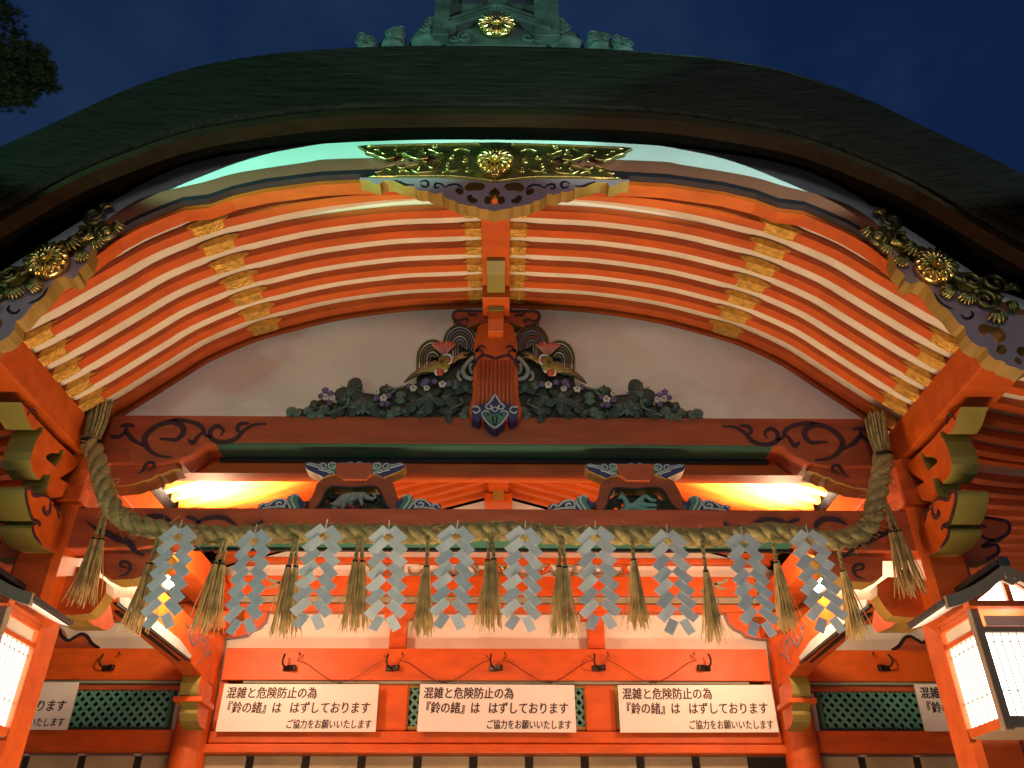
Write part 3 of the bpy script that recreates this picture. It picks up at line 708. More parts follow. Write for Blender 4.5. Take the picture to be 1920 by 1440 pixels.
mat_pink = mat('carved_pink', (.60, .26, .18), .55, var=.15)
for s in (-1, 1): carving(s)

# --- upper rainbow beam
Yu = 4.55
zb, zt_ = 4.045, 4.238
m = MB(); xq = 1.78
body = [(-2.48, zt_), (-2.48, 3.93), (-2.0, 3.93)]
bl = [(-2.48, zt_), (2.48, zt_), (2.48, 3.90), (2.05, 3.90), (1.93, 3.93), (1.86, 3.97), (1.80, 4.035), (1.70, zb), (-1.70, zb), (-1.80, 4.035), (-1.86, 3.97), (-1.93, 3.93), (-2.05, 3.90), (-2.48, 3.90)]
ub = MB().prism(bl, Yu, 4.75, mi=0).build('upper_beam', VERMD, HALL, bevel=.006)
MB().prism([(-1.78, zb+.0), (-1.70, zb+.006), (1.70, zb+.006), (1.78, zb), (1.74, zb-.004), (-1.74, zb-.004)], Yu+.004, 4.735).build('green_underside', GREENB, ub)
MB().box(-1.76, 1.76, 4.736, 4.765, zb-.03, zb-.002).build('black_strip', BLACK, ub)  # thin black strip along the back of the underside
m = MB()
for s in (-1, 1):
    for pts, w in (([(1354, 799), (1378, 801), (1396, 812), (1412, 828), (1437, 834), (1456, 827), (1458, 813), (1446, 804), (1434, 811), (1439, 822)], .030),
                   ([(1386, 798), (1404, 800), (1408, 810), (1402, 815)], .026), ([(1456, 826), (1468, 820), (1474, 806), (1492, 797), (1520, 793), (1534, 794)], .028), ([(1474, 815), (1484, 828), (1490, 836), (1500, 828)], .028),
                   ([(1552, 829), (1538, 829), (1522, 830), (1510, 820), (1510, 806), (1528, 797), (1552, 802), (1572, 816), (1580, 832), (1570, 850), (1552, 860), (1528, 863)], .036),
                   ([(1580, 843), (1596, 834), (1606, 826), (1614, 814), (1612, 806)], .030), ([(1598, 806), (1612, 803), (1626, 806)], .026), ([(1614, 816), (1628, 826), (1644, 824)], .028),
                   ([(1574, 888), (1562, 882), (1562, 874), (1572, 873), (1578, 880), (1582, 888), (1592, 895)], .020)):
        m.stroke([(s*x, z) for x, z in PP(pts, Yu)], w, Yu, .004)
    m.build('painted_scroll', INK, ub); m = MB()
# bracket arms under the ends of the upper beam (scalloped, ochre underneath)
for s in (-1, 1):
    o = PP([(1514, 883), (1530, 886), (1545, 894), (1556, 895), (1566, 903), (1585, 908), (1600, 914), (1640, 918), (1640, 875), (1560, 870), (1524, 872)], 4.58)
    MB().prism([(s*x, z) for x, z in o], 4.58, 4.72, mi=0, side=1).build('bracket_arm', [VERMD, OCHRE], HALL)
# --- back beam over the struts
MB().box(-2.5, 2.5, 4.77, 4.90, 3.945, 4.07).build('tie_beam', VERM, HALL, bevel=.005)

# --- frog-leg struts with painted clouds and carved beasts
def cloud_paint(parent, name, pts, c, mats_, Y0, Y1, spirals, waves):
    o = MB().prism(pts, Y0, Y1, mi=0, side=1).build(name, [mats_[0], OCHRE], parent)
    return o
def frog_leg(s, xo, beast):
    Y = 4.61; F5 = 5.3333
    def G(zx, zy, y=Y): return P(480+zx/F5, 850+zy/F5, y)
    cx = P(662, 900, Y)[0]; sg = 1
    def T(p): return (xo+(p[0]-cx), p[1])
    outer = [(548, 566), (520, 540), (470, 505), (520, 468), (548, 440), (575, 380), (600, 305), (650, 258), (720, 216), (820, 210), (1130, 210), (1230, 216), (1300, 240), (1350, 265), (1385, 360), (1405, 440), (1450, 480), (1480, 505), (1440, 530), (1400, 566)]
    inner = [(572, 562), (610, 530), (650, 470), (685, 390), (720, 350), (760, 332), (860, 338), (960, 345), (1060, 335), (1170, 332), (1215, 352), (1245, 400), (1270, 470), (1300, 525), (1345, 562)]
    o_ = [T(G(*p)) for p in outer]; i_ = [T(G(*p)) for p in inner]
    zb_ = G(560, 572)[1]
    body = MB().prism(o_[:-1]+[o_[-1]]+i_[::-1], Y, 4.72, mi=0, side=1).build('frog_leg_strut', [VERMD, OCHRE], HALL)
    MB().prism([T(G(*p)) for p in [(800, 122), (1160, 122), (1160, 225), (1100, 285), (870, 285), (800, 225)]], 4.575, 4.73).build('bearing_block', VERMD, body, bevel=.004)
    m = MB()
    m.stroke([T(G(*p)) for p in [(575, 562), (612, 530), (652, 470), (687, 390), (722, 352), (760, 334), (860, 341), (960, 347), (1060, 337), (1168, 334), (1213, 354), (1243, 402), (1268, 470), (1298, 525), (1343, 560)]], .012, Y, .004, 3, taper=False)
    for sx in (495, 1412): m.stroke([T(p) for p in [G(sx+q[0], 505+q[1]) for q in [(-18, 0), (0, -18), (18, 0), (0, 18), (-18, 0)]]], .012, Y, .004, taper=False)
    m.build('black_line', BLACK, body)
    # cloud bracket either side of the block
    for k in (-1, 1):
        def M_(zx, zy, y=4.585): 
            p = T(G(zx, zy, y)); return (xo-(p[0]-xo), p[1]) if k > 0 else p
        arm = [(480, 92), (980, 88), (980, 122), (800, 122), (800, 215), (770, 205), (720, 215), (665, 240), (620, 215), (560, 190), (500, 160), (478, 125)]
        a = MB().prism([M_(*p) for p in arm], 4.585, 4.70, mi=0, side=1).build('cloud_arm', [NAVY, OCHRE], body)
        m = MB()
        for pts, w in (([(495, 105), (560, 125), (620, 140), (680, 150), (690, 115), (655, 100), (640, 122), (662, 132)], .007), ([(520, 95), (580, 112), (640, 120)], .006), ([(690, 160), (730, 175), (775, 200)], .008), ([(620, 160), (680, 175), (740, 200)], .007), ([(820, 100), (800, 140), (750, 155), (715, 130), (740, 98), (785, 105), (790, 130), (765, 135), (755, 122)], .008), ([(905, 112), (930, 90), (960, 100), (955, 118), (935, 112)], .006), ([(850, 95), (870, 118), (890, 95)], .006)):
            m.stroke([M_(*p) for p in pts], w, 4.585, .005, taper=False)
        m.build('pale_outline', PALE, a)
        m = MB(); m.prism([M_(*p) for p in [(700, 165), (810, 120), (815, 150), (770, 200), (720, 185)]], 4.581, 4.586); m.prism([M_(*p) for p in [(710, 130), (745, 96), (790, 103), (800, 135), (755, 152)]], 4.581, 4.586); m.build('green_fill', TEAL, a)
        foot = [(15, 560), (20, 520), (60, 500), (120, 500), (170, 470), (240, 455), (300, 470), (330, 440), (380, 418), (430, 435), (450, 470), (490, 500), (470, 520), (440, 565)]
        a = MB().prism([M_(*p) for p in foot], 4.575, 4.70, mi=0, side=1).build('cloud_foot', [NAVY, PALE], body)
        m = MB(); mg = MB()
        for pts, w in (([(30, 550), (60, 515), (100, 510), (105, 530), (85, 530)], .008), ([(120, 530), (180, 480), (260, 465), (290, 500), (270, 530), (215, 535), (200, 510), (235, 495), (250, 510)], .010), ([(60, 560), (160, 545), (290, 545)], .008), ([(330, 440), (310, 490), (340, 560)], .010), ([(380, 420), (350, 470), (390, 560)], .010), ([(300, 480), (330, 440), (385, 420), (430, 438)], .008)):
            m.stroke([M_(*p) for p in pts], w, 4.575, .005, taper=False)
        mg.prism([M_(*p) for p in [(320, 480), (335, 445), (380, 422), (430, 440), (410, 490), (440, 560), (345, 560)]], 4.571, 4.576); mg.build('green_fill', TEAL, a); m.build('pale_outline', PALE, a)
    # pierced carving inside
    lm = MB(); rnd = random.Random(5 if beast == 'grey' else 6)
    for k in range(26):
        zx = rnd.uniform(640, 1280); zy = rnd.uniform(380 if 720 < zx < 1220 else 480, 555)
        p = T(G(zx, zy)); a = rnd.uniform(0, 6.28); out = leaf_shape(p, rnd.uniform(.03, .05), a, 3)
        lm.prism(out, 4.655+rnd.uniform(0, .02), 4.69)
    lm.prism([T(G(*p)) for p in [(640, 500), (690, 395), (760, 345), (1170, 345), (1240, 410), (1265, 470), (1180, 440), (1000, 420), (800, 430), (720, 480)]], 4.70, 4.705)
    lm.build('carved_leaves', BACKD, body)
    sk = bpy.data.meshes.new('carved_beast')
    if beast == 'grey':
        J = [(800, 470, .034), (880, 430, .040), (960, 420, .036), (1020, 400, .024), (1060, 395, .022), (1110, 430, .017), (1160, 440, .012), (1185, 410, .010), (1150, 375, .010), (780, 520, .020), (755, 550, .013), (860, 500, .020), (850, 545, .014), (930, 480, .018), (950, 500, .010), (1035, 450, .014), (1050, 500, .009)]
        E_ = [(0, 1), (1, 2), (2, 3), (3, 4), (4, 5), (5, 6), (6, 7), (7, 8), (0, 9), (9, 10), (1, 11), (11, 12), (2, 13), (13, 14), (3, 15), (15, 16)]
    else:
        J = [(950, 480, .026), (890, 510, .027), (840, 500, .022), (835, 440, .017), (825, 395, .017), (790, 405, .013), (760, 425, .008), (1000, 420, .018), (1050, 395, .016), (1090, 440, .013), (1150, 440, .011), (1050, 490, .016), (1140, 488, .011), (970, 525, .017), (1050, 540, .012), (1130, 530, .010), (820, 545, .013), (760, 530, .010), (815, 368, .006), (808, 350, .003)]
        J = [(a+ (1160-1160), b+0, r) for a, b, r in J]
        E_ = [(0, 1), (1, 2), (2, 3), (3, 4), (4, 5), (5, 6), (0, 7), (7, 8), (8, 9), (9, 10), (0, 11), (11, 12), (1, 13), (13, 14), (14, 15), (2, 16), (16, 17), (4, 18), (18, 19)]
    vv = []
    for a, b, r in J:
        p = T(G(a, b+6)); vv.append((p[0], 4.63, p[1]))
    sk.from_pydata(vv, E_, []); o = bpy.data.objects.new('carved_beast', sk); COL.objects.link(o); sk.materials.append(GREYA if beast == 'grey' else TEALA)
    o.modifiers.new('skin', 'SKIN').use_smooth_shade = True; sb = o.modifiers.new('sub', 'SUBSURF'); sb.levels = 1; sb.render_levels = 2
    for i, j in enumerate(J): sk.skin_vertices[0].data[i].radius = (j[2], j[2])
    sk.skin_vertices[0].data[0].use_root = True; attach(o, body)
    m = MB()
    for k in range(6):
        p = T(G(rnd.uniform(720, 1200), rnd.uniform(500, 560))); m.ball((p[0], 4.635, p[1]), (.012, .008, .010), 7, 5)
    m.build('carved_fruit', REDP, body, smooth=True)
frog_leg(-1, -.862, 'grey'); frog_leg(1, .872, 'teal')

# --- lower beam with green underside
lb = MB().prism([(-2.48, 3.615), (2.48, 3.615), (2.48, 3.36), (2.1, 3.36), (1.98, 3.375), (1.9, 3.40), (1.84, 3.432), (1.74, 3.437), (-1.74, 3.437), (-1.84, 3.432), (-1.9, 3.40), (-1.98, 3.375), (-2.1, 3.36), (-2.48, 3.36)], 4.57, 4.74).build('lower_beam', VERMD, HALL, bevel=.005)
MB().box(-1.78, 1.78, 4.576, 4.72, 3.428, 3.436).build('green_underside', GREENB, lb)
MB().box(-1.80, 1.80, 4.722, 4.745, 3.41, 3.435).build('black_strip', BLACK, lb)
m = MB()
for s in (-1, 1):
    for pts, w in (([(1357, 979), (1368, 990), (1390, 994)], .03), ([(1405, 990), (1430, 975), (1460, 976), (1480, 985)], .03), ([(1470, 990), (1484, 978), (1500, 974)], .024), ([(1535, 1000), (1530, 985), (1545, 974), (1570, 975), (1588, 985)], .034), ([(1575, 1046), (1592, 1038), (1605, 1022), (1625, 1016), (1645, 1005), (1660, 1000), (1682, 985)], .036), ([(1604, 1070), (1618, 1066), (1616, 1058), (1604, 1060), (1600, 1068), (1606, 1080), (1622, 1086)], .018)):
        m.stroke([(s*x, z) for x, z in PP(pts, 4.57)], w, 4.57, .004)
    m.build('painted_scroll', INK, lb); m = MB()
for s in (-1, 1):
    o = PP([(1524, 1050), (1535, 1058), (1545, 1068), (1560, 1072), (1575, 1083), (1595, 1090), (1632, 1092), (1655, 1080), (1655, 1045), (1530, 1040)], 4.60)
    MB().prism([(s*x, z) for x, z in o], 4.60, 4.73, mi=0, side=1).build('bracket_arm', [VERMD, OCHRE], HALL)

# --- porch posts
for s in (-1, 1):
    c = .035; x0, x1, y0, y1 = 2.47, 2.735, 4.52, 4.785
    oc = [(x0+c, y0), (x1-c, y0), (x1, y0+c), (x1, y1-c), (x1-c, y1), (x0+c, y1), (x0, y1-c), (x0, y0+c)]
    MB().prism([(s*x, y) for x, y in oc], 0, 3.94, 'z').build('porch_post', VERM, HALL)
    # bracket under the side purlin: stepped, scalloped profile with ochre and green edges
    X = 2.52
    def S(zx, zy): return PX(1640+zx/6.857, 760+zy/6.857, X)
    prof = [(1108, 20), (1085, 80), (1055, 180), (1030, 260), (970, 360), (930, 372), (880, 330), (838, 330), (850, 392), (905, 470), (945, 570), (975, 660), (992, 760), (975, 880), (880, 1008), (838, 940), (742, 938), (772, 1062), (828, 1180), (720, 1240), (602, 1218), (520, 1060), (640, 985), (470, 870), (405, 790), (430, 740), (590, 590), (700, 480), (900, 260)]
    q = [S(*p) for p in prof]
    q = [(max(3.55, y), z) for y, z in q]
    q = [(y, min(z, 3.944)) for y, z in q]
    hole = [S(*p) for p in [(590, 610), (630, 620), (655, 665), (740, 660), (805, 700), (800, 740), (690, 840), (650, 770), (610, 700)]]
    br = MB().prism(q, min(s*X, s*2.67), max(s*X, s*2.67), 'x', holes=[hole], mi=0, side=1).build('stepped_bracket', [VERM, OLIVE], HALL, bevel=.006)
    m = MB()
    for pts in ([(945, 240), (985, 215), (960, 250)],):
        pass
    m.stroke([S(*p) for p in [(940, 240), (925, 190), (945, 130), (985, 115), (1025, 150), (1040, 190)]], .012, s*X, .004*s, axis='x')
    m.build('painted_scroll', INK, br)
    # big beam nose pointing out to the court
    def S2(zx, zy): return PX(1640+zx/6.857, 920+zy/6.857, X-.03)
    nose = [(965, 50), (1000, 0), (1040, 10), (1055, 60), (1048, 150), (1020, 260), (990, 370), (955, 430), (880, 470), (960, 500), (968, 560), (930, 640), (850, 740), (760, 800), (600, 840), (560, 560), (620, 330), (700, 210), (770, 130), (850, 110), (930, 120)]
    q = cr_spline([S2(*p) for p in nose], 2, True)
    nb = MB().prism(q, min(s*(X-.03), s*2.665), max(s*(X-.03), s*2.665), 'x', mi=0, side=1).build('beam_nose', [VERM, OLIVE], HALL, bevel=.006)
    m = MB(); xx = s*(X-.03)
    for pts, w in (([(740, 180), (770, 130), (850, 108), (925, 120), (960, 90), (970, 40), (1010, 5), (1045, 50), (1035, 160), (1000, 300), (960, 410), (890, 445), (865, 490), (885, 500)], .022), ([(940, 460), (960, 520), (930, 620), (850, 740)], .018), ([(745, 180), (750, 300), (790, 340), (830, 290), (810, 250)], .030), ([(720, 230), (670, 270), (650, 350), (640, 410)], .022)):
        m.stroke([S2(*p) for p in pts], w, xx, .004*s, axis='x')
    m.build('painted_cloud', INK, nb)
    for zx, zy in ((540, 590), (585, 760)):
        y, z = S2(zx, zy); MB().ball((xx, y, z), (.004, .018, .016), 8, 5).build('painted_dot', INK, nb)
    # nose of the lower beam outside the post
    o = PP([(1800, 968), (1838, 967), (1880, 974), (1893, 982), (1893, 1000), (1880, 1012), (1856, 1016), (1870, 1030), (1872, 1042), (1850, 1050), (1800, 1052)], 4.6)
    nn = MB().prism([(s*x, z) for x, z in o], 4.6, 4.73, mi=0, side=1).build('side_nose', [VERMD, OLIVE], HALL)
    m = MB()
    for pts in ([(1840, 969), (1870, 974), (1888, 978), (1893, 990), (1885, 1004), (1860, 1013), (1838, 1003), (1834, 985), (1848, 988)], [(1862, 1012), (1842, 1024), (1852, 1024), (1868, 1022), (1872, 1034), (1862, 1043), (1848, 1048)]):
        m.stroke([(s*x, z) for x, z in PP(pts, 4.6)], .020, 4.6, .004, taper=False)
    m.build('painted_cloud', INK, nn)
    # capital block and small bracket at the inner side of the post
    bx = MB().box(min(s*2.43, s*2.78), max(s*2.43, s*2.78), 4.48, 4.83, 3.62, 3.72).build('capital_block', VERM, HALL, bevel=.01)
    m = MB(); m.prism([(s*x, z) for x, z in PP([(1676, 968), (1690, 940), (1694, 925), (1703, 958), (1712, 972), (1702, 980)], 4.64)], 4.64, 4.74, mi=0, side=1); m.build('bracket_tip', [VERM, OCHRE], bx)
    # inner arm towards the hall carried by the post
    o = [(4.80, 3.30), (5.1, 3.30), (5.25, 3.22), (5.38, 3.12), (5.30, 3.06), (5.1, 3.04), (4.80, 3.06)]
    MB().prism([(y, z+.03) for y, z in o], min(s*2.46, s*2.66), max(s*2.46, s*2.66), 'x', mi=0, side=1).build('rear_arm', [VERM, OCHRE], HALL)
    # arm along the front between post and beam (low, projecting inward)
    o = PP([(1720, 1090), (1660, 1086), (1640, 1100), (1640, 1120), (1652, 1140), (1668, 1158), (1700, 1162), (1740, 1160), (1740, 1090)], 4.70)
    MB().prism([(s*x, z) for x, z in o], 4.66, 4.77, mi=0, side=1).build('inner_arm', [VERM, OCHRE], HALL)

# --- shrimp-tail tie beams from posts to hall columns
for s in (-1, 1):
    X0, X1 = 2.5, 2.66
    pr = [(4.79, 3.30), (5.3, 3.312), (6.2, 3.318), (7.0, 3.295), (7.62, 3.24), (7.62, 3.575), (7.3, 3.60), (6.3, 3.62), (5.3, 3.60), (4.79, 3.58)]
    eb = MB().prism(pr, min(s*X0, s*X1), max(s*X0, s*X1), 'x').build('curved_tie_beam', VERM, HALL, bevel=.006)
    m = MB(); m.prism([(5.42, 3.345), (5.55, 3.385), (6.6, 3.39), (6.93, 3.345), (6.9, 3.315), (5.45, 3.315)], min(s*(X0-.010), s*(X0+.006)), max(s*(X0-.010), s*(X0+.006)), 'x'); m.build('green_moulding', mat_mint if 'mat_mint' in globals() else PALE, eb)
    MB().box(min(s*(X0-.006), s*(X0+.02)), max(s*(X0-.006), s*(X0+.02)), 5.42, 6.95, 3.298, 3.314).build('black_strip', BLACK, eb)
    MB().box(min(s*(X0+.055), s*(X0+.085)), max(s*(X0+.055), s*(X0+.085)), 5.6, 6.9, 3.296, 3.308).build('dark_groove', BLACK, eb)
    m = MB()
    def S3(zx, zy): return PX(180+zx/6, 1040+zy/6, -X0)
    for pts, w in (([(1000, 750), (1020, 790), (1050, 820), (1040, 870), (1060, 950), (1095, 1010), (1140, 960), (1170, 910), (1205, 900)], .014), ([(1110, 880), (1095, 920), (1110, 960)], .012), ([(1185, 1060), (1175, 1000), (1190, 950), (1225, 960), (1240, 1020), (1225, 1100), (1180, 1190), (1140, 1220)], .014), ([(1230, 1140), (1270, 1110), (1300, 1100)], .014), ([(330, 340), (350, 355), (375, 335), (385, 310)], .014)):
        m.stroke([S3(*p) for p in pts], w*1.6, s*X0, .004*s, axis='x')
    m.build('painted_scroll', mat('blue_grey_outline', (.16, .15, .20), .5) if s < 0 else MATS['blue_grey_outline'], eb)
    # nose and stepped bracket where it meets the column
    o = [(7.28, 3.27), (7.25, 3.20), (7.27, 3.13), (7.30, 3.10), (7.30, 3.06), (7.36, 3.03), (7.35, 2.98), (7.40, 2.93), (7.46, 2.90), (7.62, 2.89), (7.62, 3.27)]
    cb_ = MB().prism(o, min(s*2.50, s*2.66), max(s*2.50, s*2.66), 'x', mi=0, side=1).build('column_bracket', [VERM, OLIVE], HALL, bevel=.006)
    MB().box(min(s*2.46, s*2.70), max(s*2.46, s*2.70), 7.27, 7.62, 3.06, 3.10).build('bearing_block', VERM, cb_, bevel=.004)

# --- inner ceiling: straight rafters falling from a ridge to both sides
INR = [(0, 5.25), (2.6, 4.50), (3.9, 4.05)]
yy = 4.81
while yy < 7.86:
    band(lambda x: interp(INR, x)+.09, INR, yy, yy+.066, 2.70, step=.65).build('ceiling_rafter', VERM, HALL)
    for s in (-1, 1):
        q = [2.765+.1*i for i in range(26)]
        m = MB(); m.sheet([[(s*x, yy, interp(RAFT, x)), (s*x, yy, interp(RAFT, x)+.053), (s*x, yy+.066, interp(RAFT, x)+.053), (s*x, yy+.066, interp(RAFT, x))] for x in q], closed=True)
        for e in (0, len(m.v)-4): m.f.append((e, e+1, e+2, e+3)); m.mi.append(0)
        m.build('eave_rafter', VERMD, HALL)  # duller red carries the dimmer light out here
    yy += .168
m = MB(); m.sheet([[(x, 4.76, interp(INR, x)+.092), (x, 7.95, interp(INR, x)+.092)] for x in (-2.72, -2.6, 0, 2.6, 2.72)]); m.build('ceiling_board', CREAM, HALL)
cr_ = MB().box(-.1, .1, 4.76, 7.9, 5.17, 5.33).build('ridge_purlin', VERM, HALL, bevel=.004)
m = MB(); zz = [P(930, v, 7.75)[1] for v in (905, 930, 945, 951)]
m.box(-.14, .14, 7.66, 7.9, zz[2]-.02, zz[1]-.01).box(-.10, .10, 7.70, 7.9, zz[1]-.01, 5.17); m.build('ridge_block', VERM, cr_, bevel=.004)
MB().box(-.055, .055, 7.64, 7.66, zz[2], zz[0]).build('ochre_tongue', OCHRE, cr_)

# --- back wall of the hall
YB = 7.9
wall = MB().prism([(-5.2, 0), (5.2, 0), (5.2, 4.0), (3.9, 4.05), (2.6, 4.5), (0, 5.24), (-2.6, 4.5), (-3.9, 4.05), (-5.2, 4.0)], YB+.05, YB+.2).build('hall_wall', PLASTER, HALL)
def bar(name, x0, x1, z0, z1, y0=YB-.12, y1=YB+.049, mt=VERM, bv=.008, parent=None): return MB().box(x0, x1, y0, y1, z0, z1).build(name, mt, parent or HALL, bevel=bv)
def ZB(v, y=YB): return P(929, v, y)[1]
bar('head_beam', -2.58, 2.58, ZB(1117, 7.8), ZB(1080, 7.8), 7.80)
bar('grey_moulding', -2.56, 2.56, ZB(1129, 7.8), ZB(1117.5, 7.8), 7.815, YB+.049, GREYM, .004)
bar('head_rail', -2.56, 2.56, ZB(1146, 7.83), ZB(1129.5, 7.8), 7.84)
bar('top_beam', -2.56, 2.56, ZB(1056, 7.83), ZB(1046, 7.83), 7.83)
for s in (-1, 1):
    xa, xb = (.855, 1.015)
    st = bar('strut', min(s*xa, s*xb), max(s*xa, s*xb), ZB(1216, 7.86), ZB(1146, 7.84), 7.85)
    m = MB(); c0 = ZB(1152, 7.84); m.box(min(s*(xa-.06), s*(xb+.06)), max(s*(xa-.06), s*(xb+.06)), 7.838, YB+.049, ZB(1160, 7.84), ZB(1146.5, 7.84)); m.build('strut_cap', VERM, st, bevel=.008)
    # curved haunch in the upper corner of the panel
    q = [(s*x, z) for x, z in PP([(1362, 1146), (1366, 1165), (1378, 1178), (1392, 1184), (1400, 1192), (1420, 1196), (1440, 1198), (1440, 1146)], 7.86)]
    MB().prism(q, 7.86, YB+.049, mi=0, side=1).build('corner_haunch', [VERM, GREYW], HALL)
MB().box(-2.5, 2.5, 7.78, YB+.049, ZB(1276, 7.78), ZB(1216, 7.78)).build('hook_rail', VERM, HALL, bevel=.006)
MB().box(-2.3, 2.3, 7.80, YB+.049, ZB(1282, 7.80), ZB(1276.5, 7.78)).build('shadow_strip', GREYM, HALL)  # grey strip stands in for the shaded underside of the rail
bar('bottom_rail', -2.52, 2.52, ZB(1394, 7.8), ZB(1371, 7.8), 7.80)
bar('sill', -2.56, 2.56, ZB(1412, 7.76), ZB(1395, 7.76), 7.76)
zl0, zl1 = ZB(1368, 7.88), ZB(1284, 7.88)
for x0, x1 in ((-2.52, -2.44), (-1.07, -.80), (.80, 1.07), (2.44, 2.52)): bar('window_post', x0, x1, zl0-.02, zl1+.02, 7.83)
def lattice(x0, x1, z0, z1, y, parent):
    m = MB(); w = .012; st = .085; L_ = z1-z0
    def clip(xa, za, xb, zb):
        # clip segment to the rectangle in x
        pts = []
        for (x, z) in ((xa, za), (xb, zb)): pts.append((x, z))
        t0, t1 = 0, 1; dx = xb-xa
        for lo in ((x0,), (x1,)):
            pass
        if dx > 0: t0 = max(t0, (x0-xa)/dx); t1 = min(t1, (x1-xa)/dx)
        else: t0 = max(t0, (x1-xa)/dx); t1 = min(t1, (x0-xa)/dx)
        if t1-t0 < .02: return None
        return (xa+dx*t0, za+(zb-za)*t0), (xa+dx*t1, za+(zb-za)*t1)
    n = int((x1-x0+2*L_)/st)+2
    for d in (-1, 1):
        for i in range(n):
            xa = x0-L_+i*st; sgm = clip(xa, z0 if d > 0 else z1, xa+L_, z1 if d > 0 else z0)
            if not sgm: continue
            (a, b), (c, e) = sgm; l = math.hypot(c-a, e-b); ux, uz = (c-a)/l, (e-b)/l
            m.obox(((a+c)/2, y+.004*d, (b+e)/2), (ux*l/2, 0, uz*l/2), (0, .008, 0), (-uz*w, 0, ux*w))
    fr = MB()
    for (a, b, c, e) in ((x0-.03, x1+.03, z1, z1+.03), (x0-.03, x1+.03, z0-.03, z0), (x0-.03, x0, z0, z1), (x1, x1+.03, z0, z1)): fr.box(a, b, y-.025, y+.06, c, e)
    o = MB().box(x0, x1, y+.05, y+.055, z0, z1).build('lattice_window', DARK, parent)
    m.build('lattice', LATT, o); fr.build('frame', OCHRE if x1-x0 < 1.75 else GREENB, o)
    return o
lattice(-.79, .79, ZB(1363, 7.87), ZB(1291, 7.87), 7.875, HALL)
for xa, xb in ((-2.40, -1.10), (1.10, 2.40)): lattice(xa, xb, ZB(1363, 7.87), ZB(1291, 7.87), 7.875, HALL)
# boards below the sill
k = 0; x = -5.1
while x < 5.05:
    if not (2.45 < abs(x+.23) < 2.75): 
        MB().box(x+.035, x+.455, 7.90, YB+.049, 1.2, ZB(1412, 7.78)-.004).build('shutter_board', TANB, HALL, bevel=.01)
    x += .49
MB().box(-5.1, 5.1, 7.93, 7.949, 1.1, ZB(1412, 7.78)-.01).build('dark_backing', DARK, HALL)
# hall columns
for s in (-1, 1):
    pf = [(.150, 0), (.150, 2.6), (.147, 3.3), (.135, 3.72), (.128, 3.76)]
    co = MB().lathe(pf, (s*2.675, 7.80, 0), 28).build('hall_column', VERM, HALL, smooth=True)
    MB().box(s*2.675-.19, s*2.675+.19, 7.60, 7.94, 3.76, 3.93).build('capital_block', VERM, co, bevel=.012)
    o = [(s*2.40, 3.90), (s*2.42, 3.98), (s*2.5, 4.03), (s*2.5, 4.28), (s*2.85, 4.28), (s*2.85, 4.03), (s*2.93, 3.98), (s*2.95, 3.90)]
    MB().prism(o, 7.66, 7.88, mi=0, side=1).build('column_bracket_arm', [VERM, OCHRE], co)
# side bays
for s in (-1, 1):
    a, b = sorted((s*2.80, s*5.1))
    bar('side_hook_rail', a, b, ZB(1276, 7.78), ZB(1217, 7.78), 7.78)
    bar('side_shadow_strip', a, b, ZB(1282, 7.80), ZB(1276.5, 7.78), 7.80, YB+.049, GREYM, .003)  # same shaded rail underside, put in as a grey strip
    bar('side_top_rail', a, b, ZB(1294, 7.82), ZB(1283, 7.8), 7.84, YB+.049, VERMD)
    bar('side_bottom_rail', a, b, ZB(1410, 7.8), ZB(1369, 7.8), 7.80)
    lattice(*sorted((s*2.95, s*4.9)), ZB(1366, 7.87), ZB(1296, 7.87), 7.875, HALL)
    # scalloped cloud board at the foot of the side plaster
    q = [(s*abs(x), z) for x, z in PP([(60, 1217), (60, 1180), (113, 1178), (118, 1192), (128, 1200), (140, 1194), (152, 1188), (162, 1192), (170, 1204), (182, 1214), (190, 1217)], 7.85)]
    cbd = MB().prism(q, 7.86, YB+.049).build('cloud_board', VERMD, HALL)
    m = MB(); m.stroke([(s*abs(x), z) for x, z in PP([(110, 1176), (116, 1192), (128, 1201), (140, 1195), (152, 1189), (163, 1193), (172, 1206), (186, 1216)], 7.86)], .03, 7.86, .004, taper=False); m.build('black_line', BLACK, cbd)
    bar('side_post', *sorted((s*4.92, s*5.15)), 0, 4.0, 7.75)
# frieze carving over the head beam
fz = MB().box(-2.4, 2.4, 7.90, YB+.049, ZB(1080, 7.85), ZB(1057, 7.85)).build('frieze_panel', PLASTER, HALL)
rnd = random.Random(3); fm = [MB() for _ in range(4)]
for i in range(46):
    x = lerp(-1.28, 1.28, i/45)+rnd.uniform(-.02, .02); z = lerp(ZB(1079, 7.87), ZB(1060, 7.87), rnd.random())
    q = spiral((x, z), rnd.uniform(.09, .16), .02, rnd.uniform(0, 6), rnd.choice((-1, 1))*rnd.uniform(.4, .8), 12)
    q = [(a, min(max(b, ZB(1080, 7.87)+.01), ZB(1058, 7.87))) for a, b in q]
    fm[rnd.choice((0, 0, 0, 1, 2, 3))].tube(to3(q, 7.885), [lerp(.03, .008, j/12) for j in range(13)], 6)
for mm, mt in zip(fm, (GREYM, OCHRE, PETAL, VERM)): mm.build('carved_foliage', mt, fz, smooth=True)
for s in (-1, 1):
    m = MB()
    for pts in ([(498, 1085), (510, 1095), (522, 1098), (516, 1108), (500, 1112)], [(520, 1098), (535, 1105), (548, 1118), (535, 1122)], [(470, 1100), (482, 1108), (475, 1118)]):
        m.stroke([(s*abs(x), z) for x, z in PP([(u, 1082+(v-1085)*.75) for u, v in pts], 7.80)], .035, 7.80, .005)
    m.build('painted_leaf', GREYM, HALL)

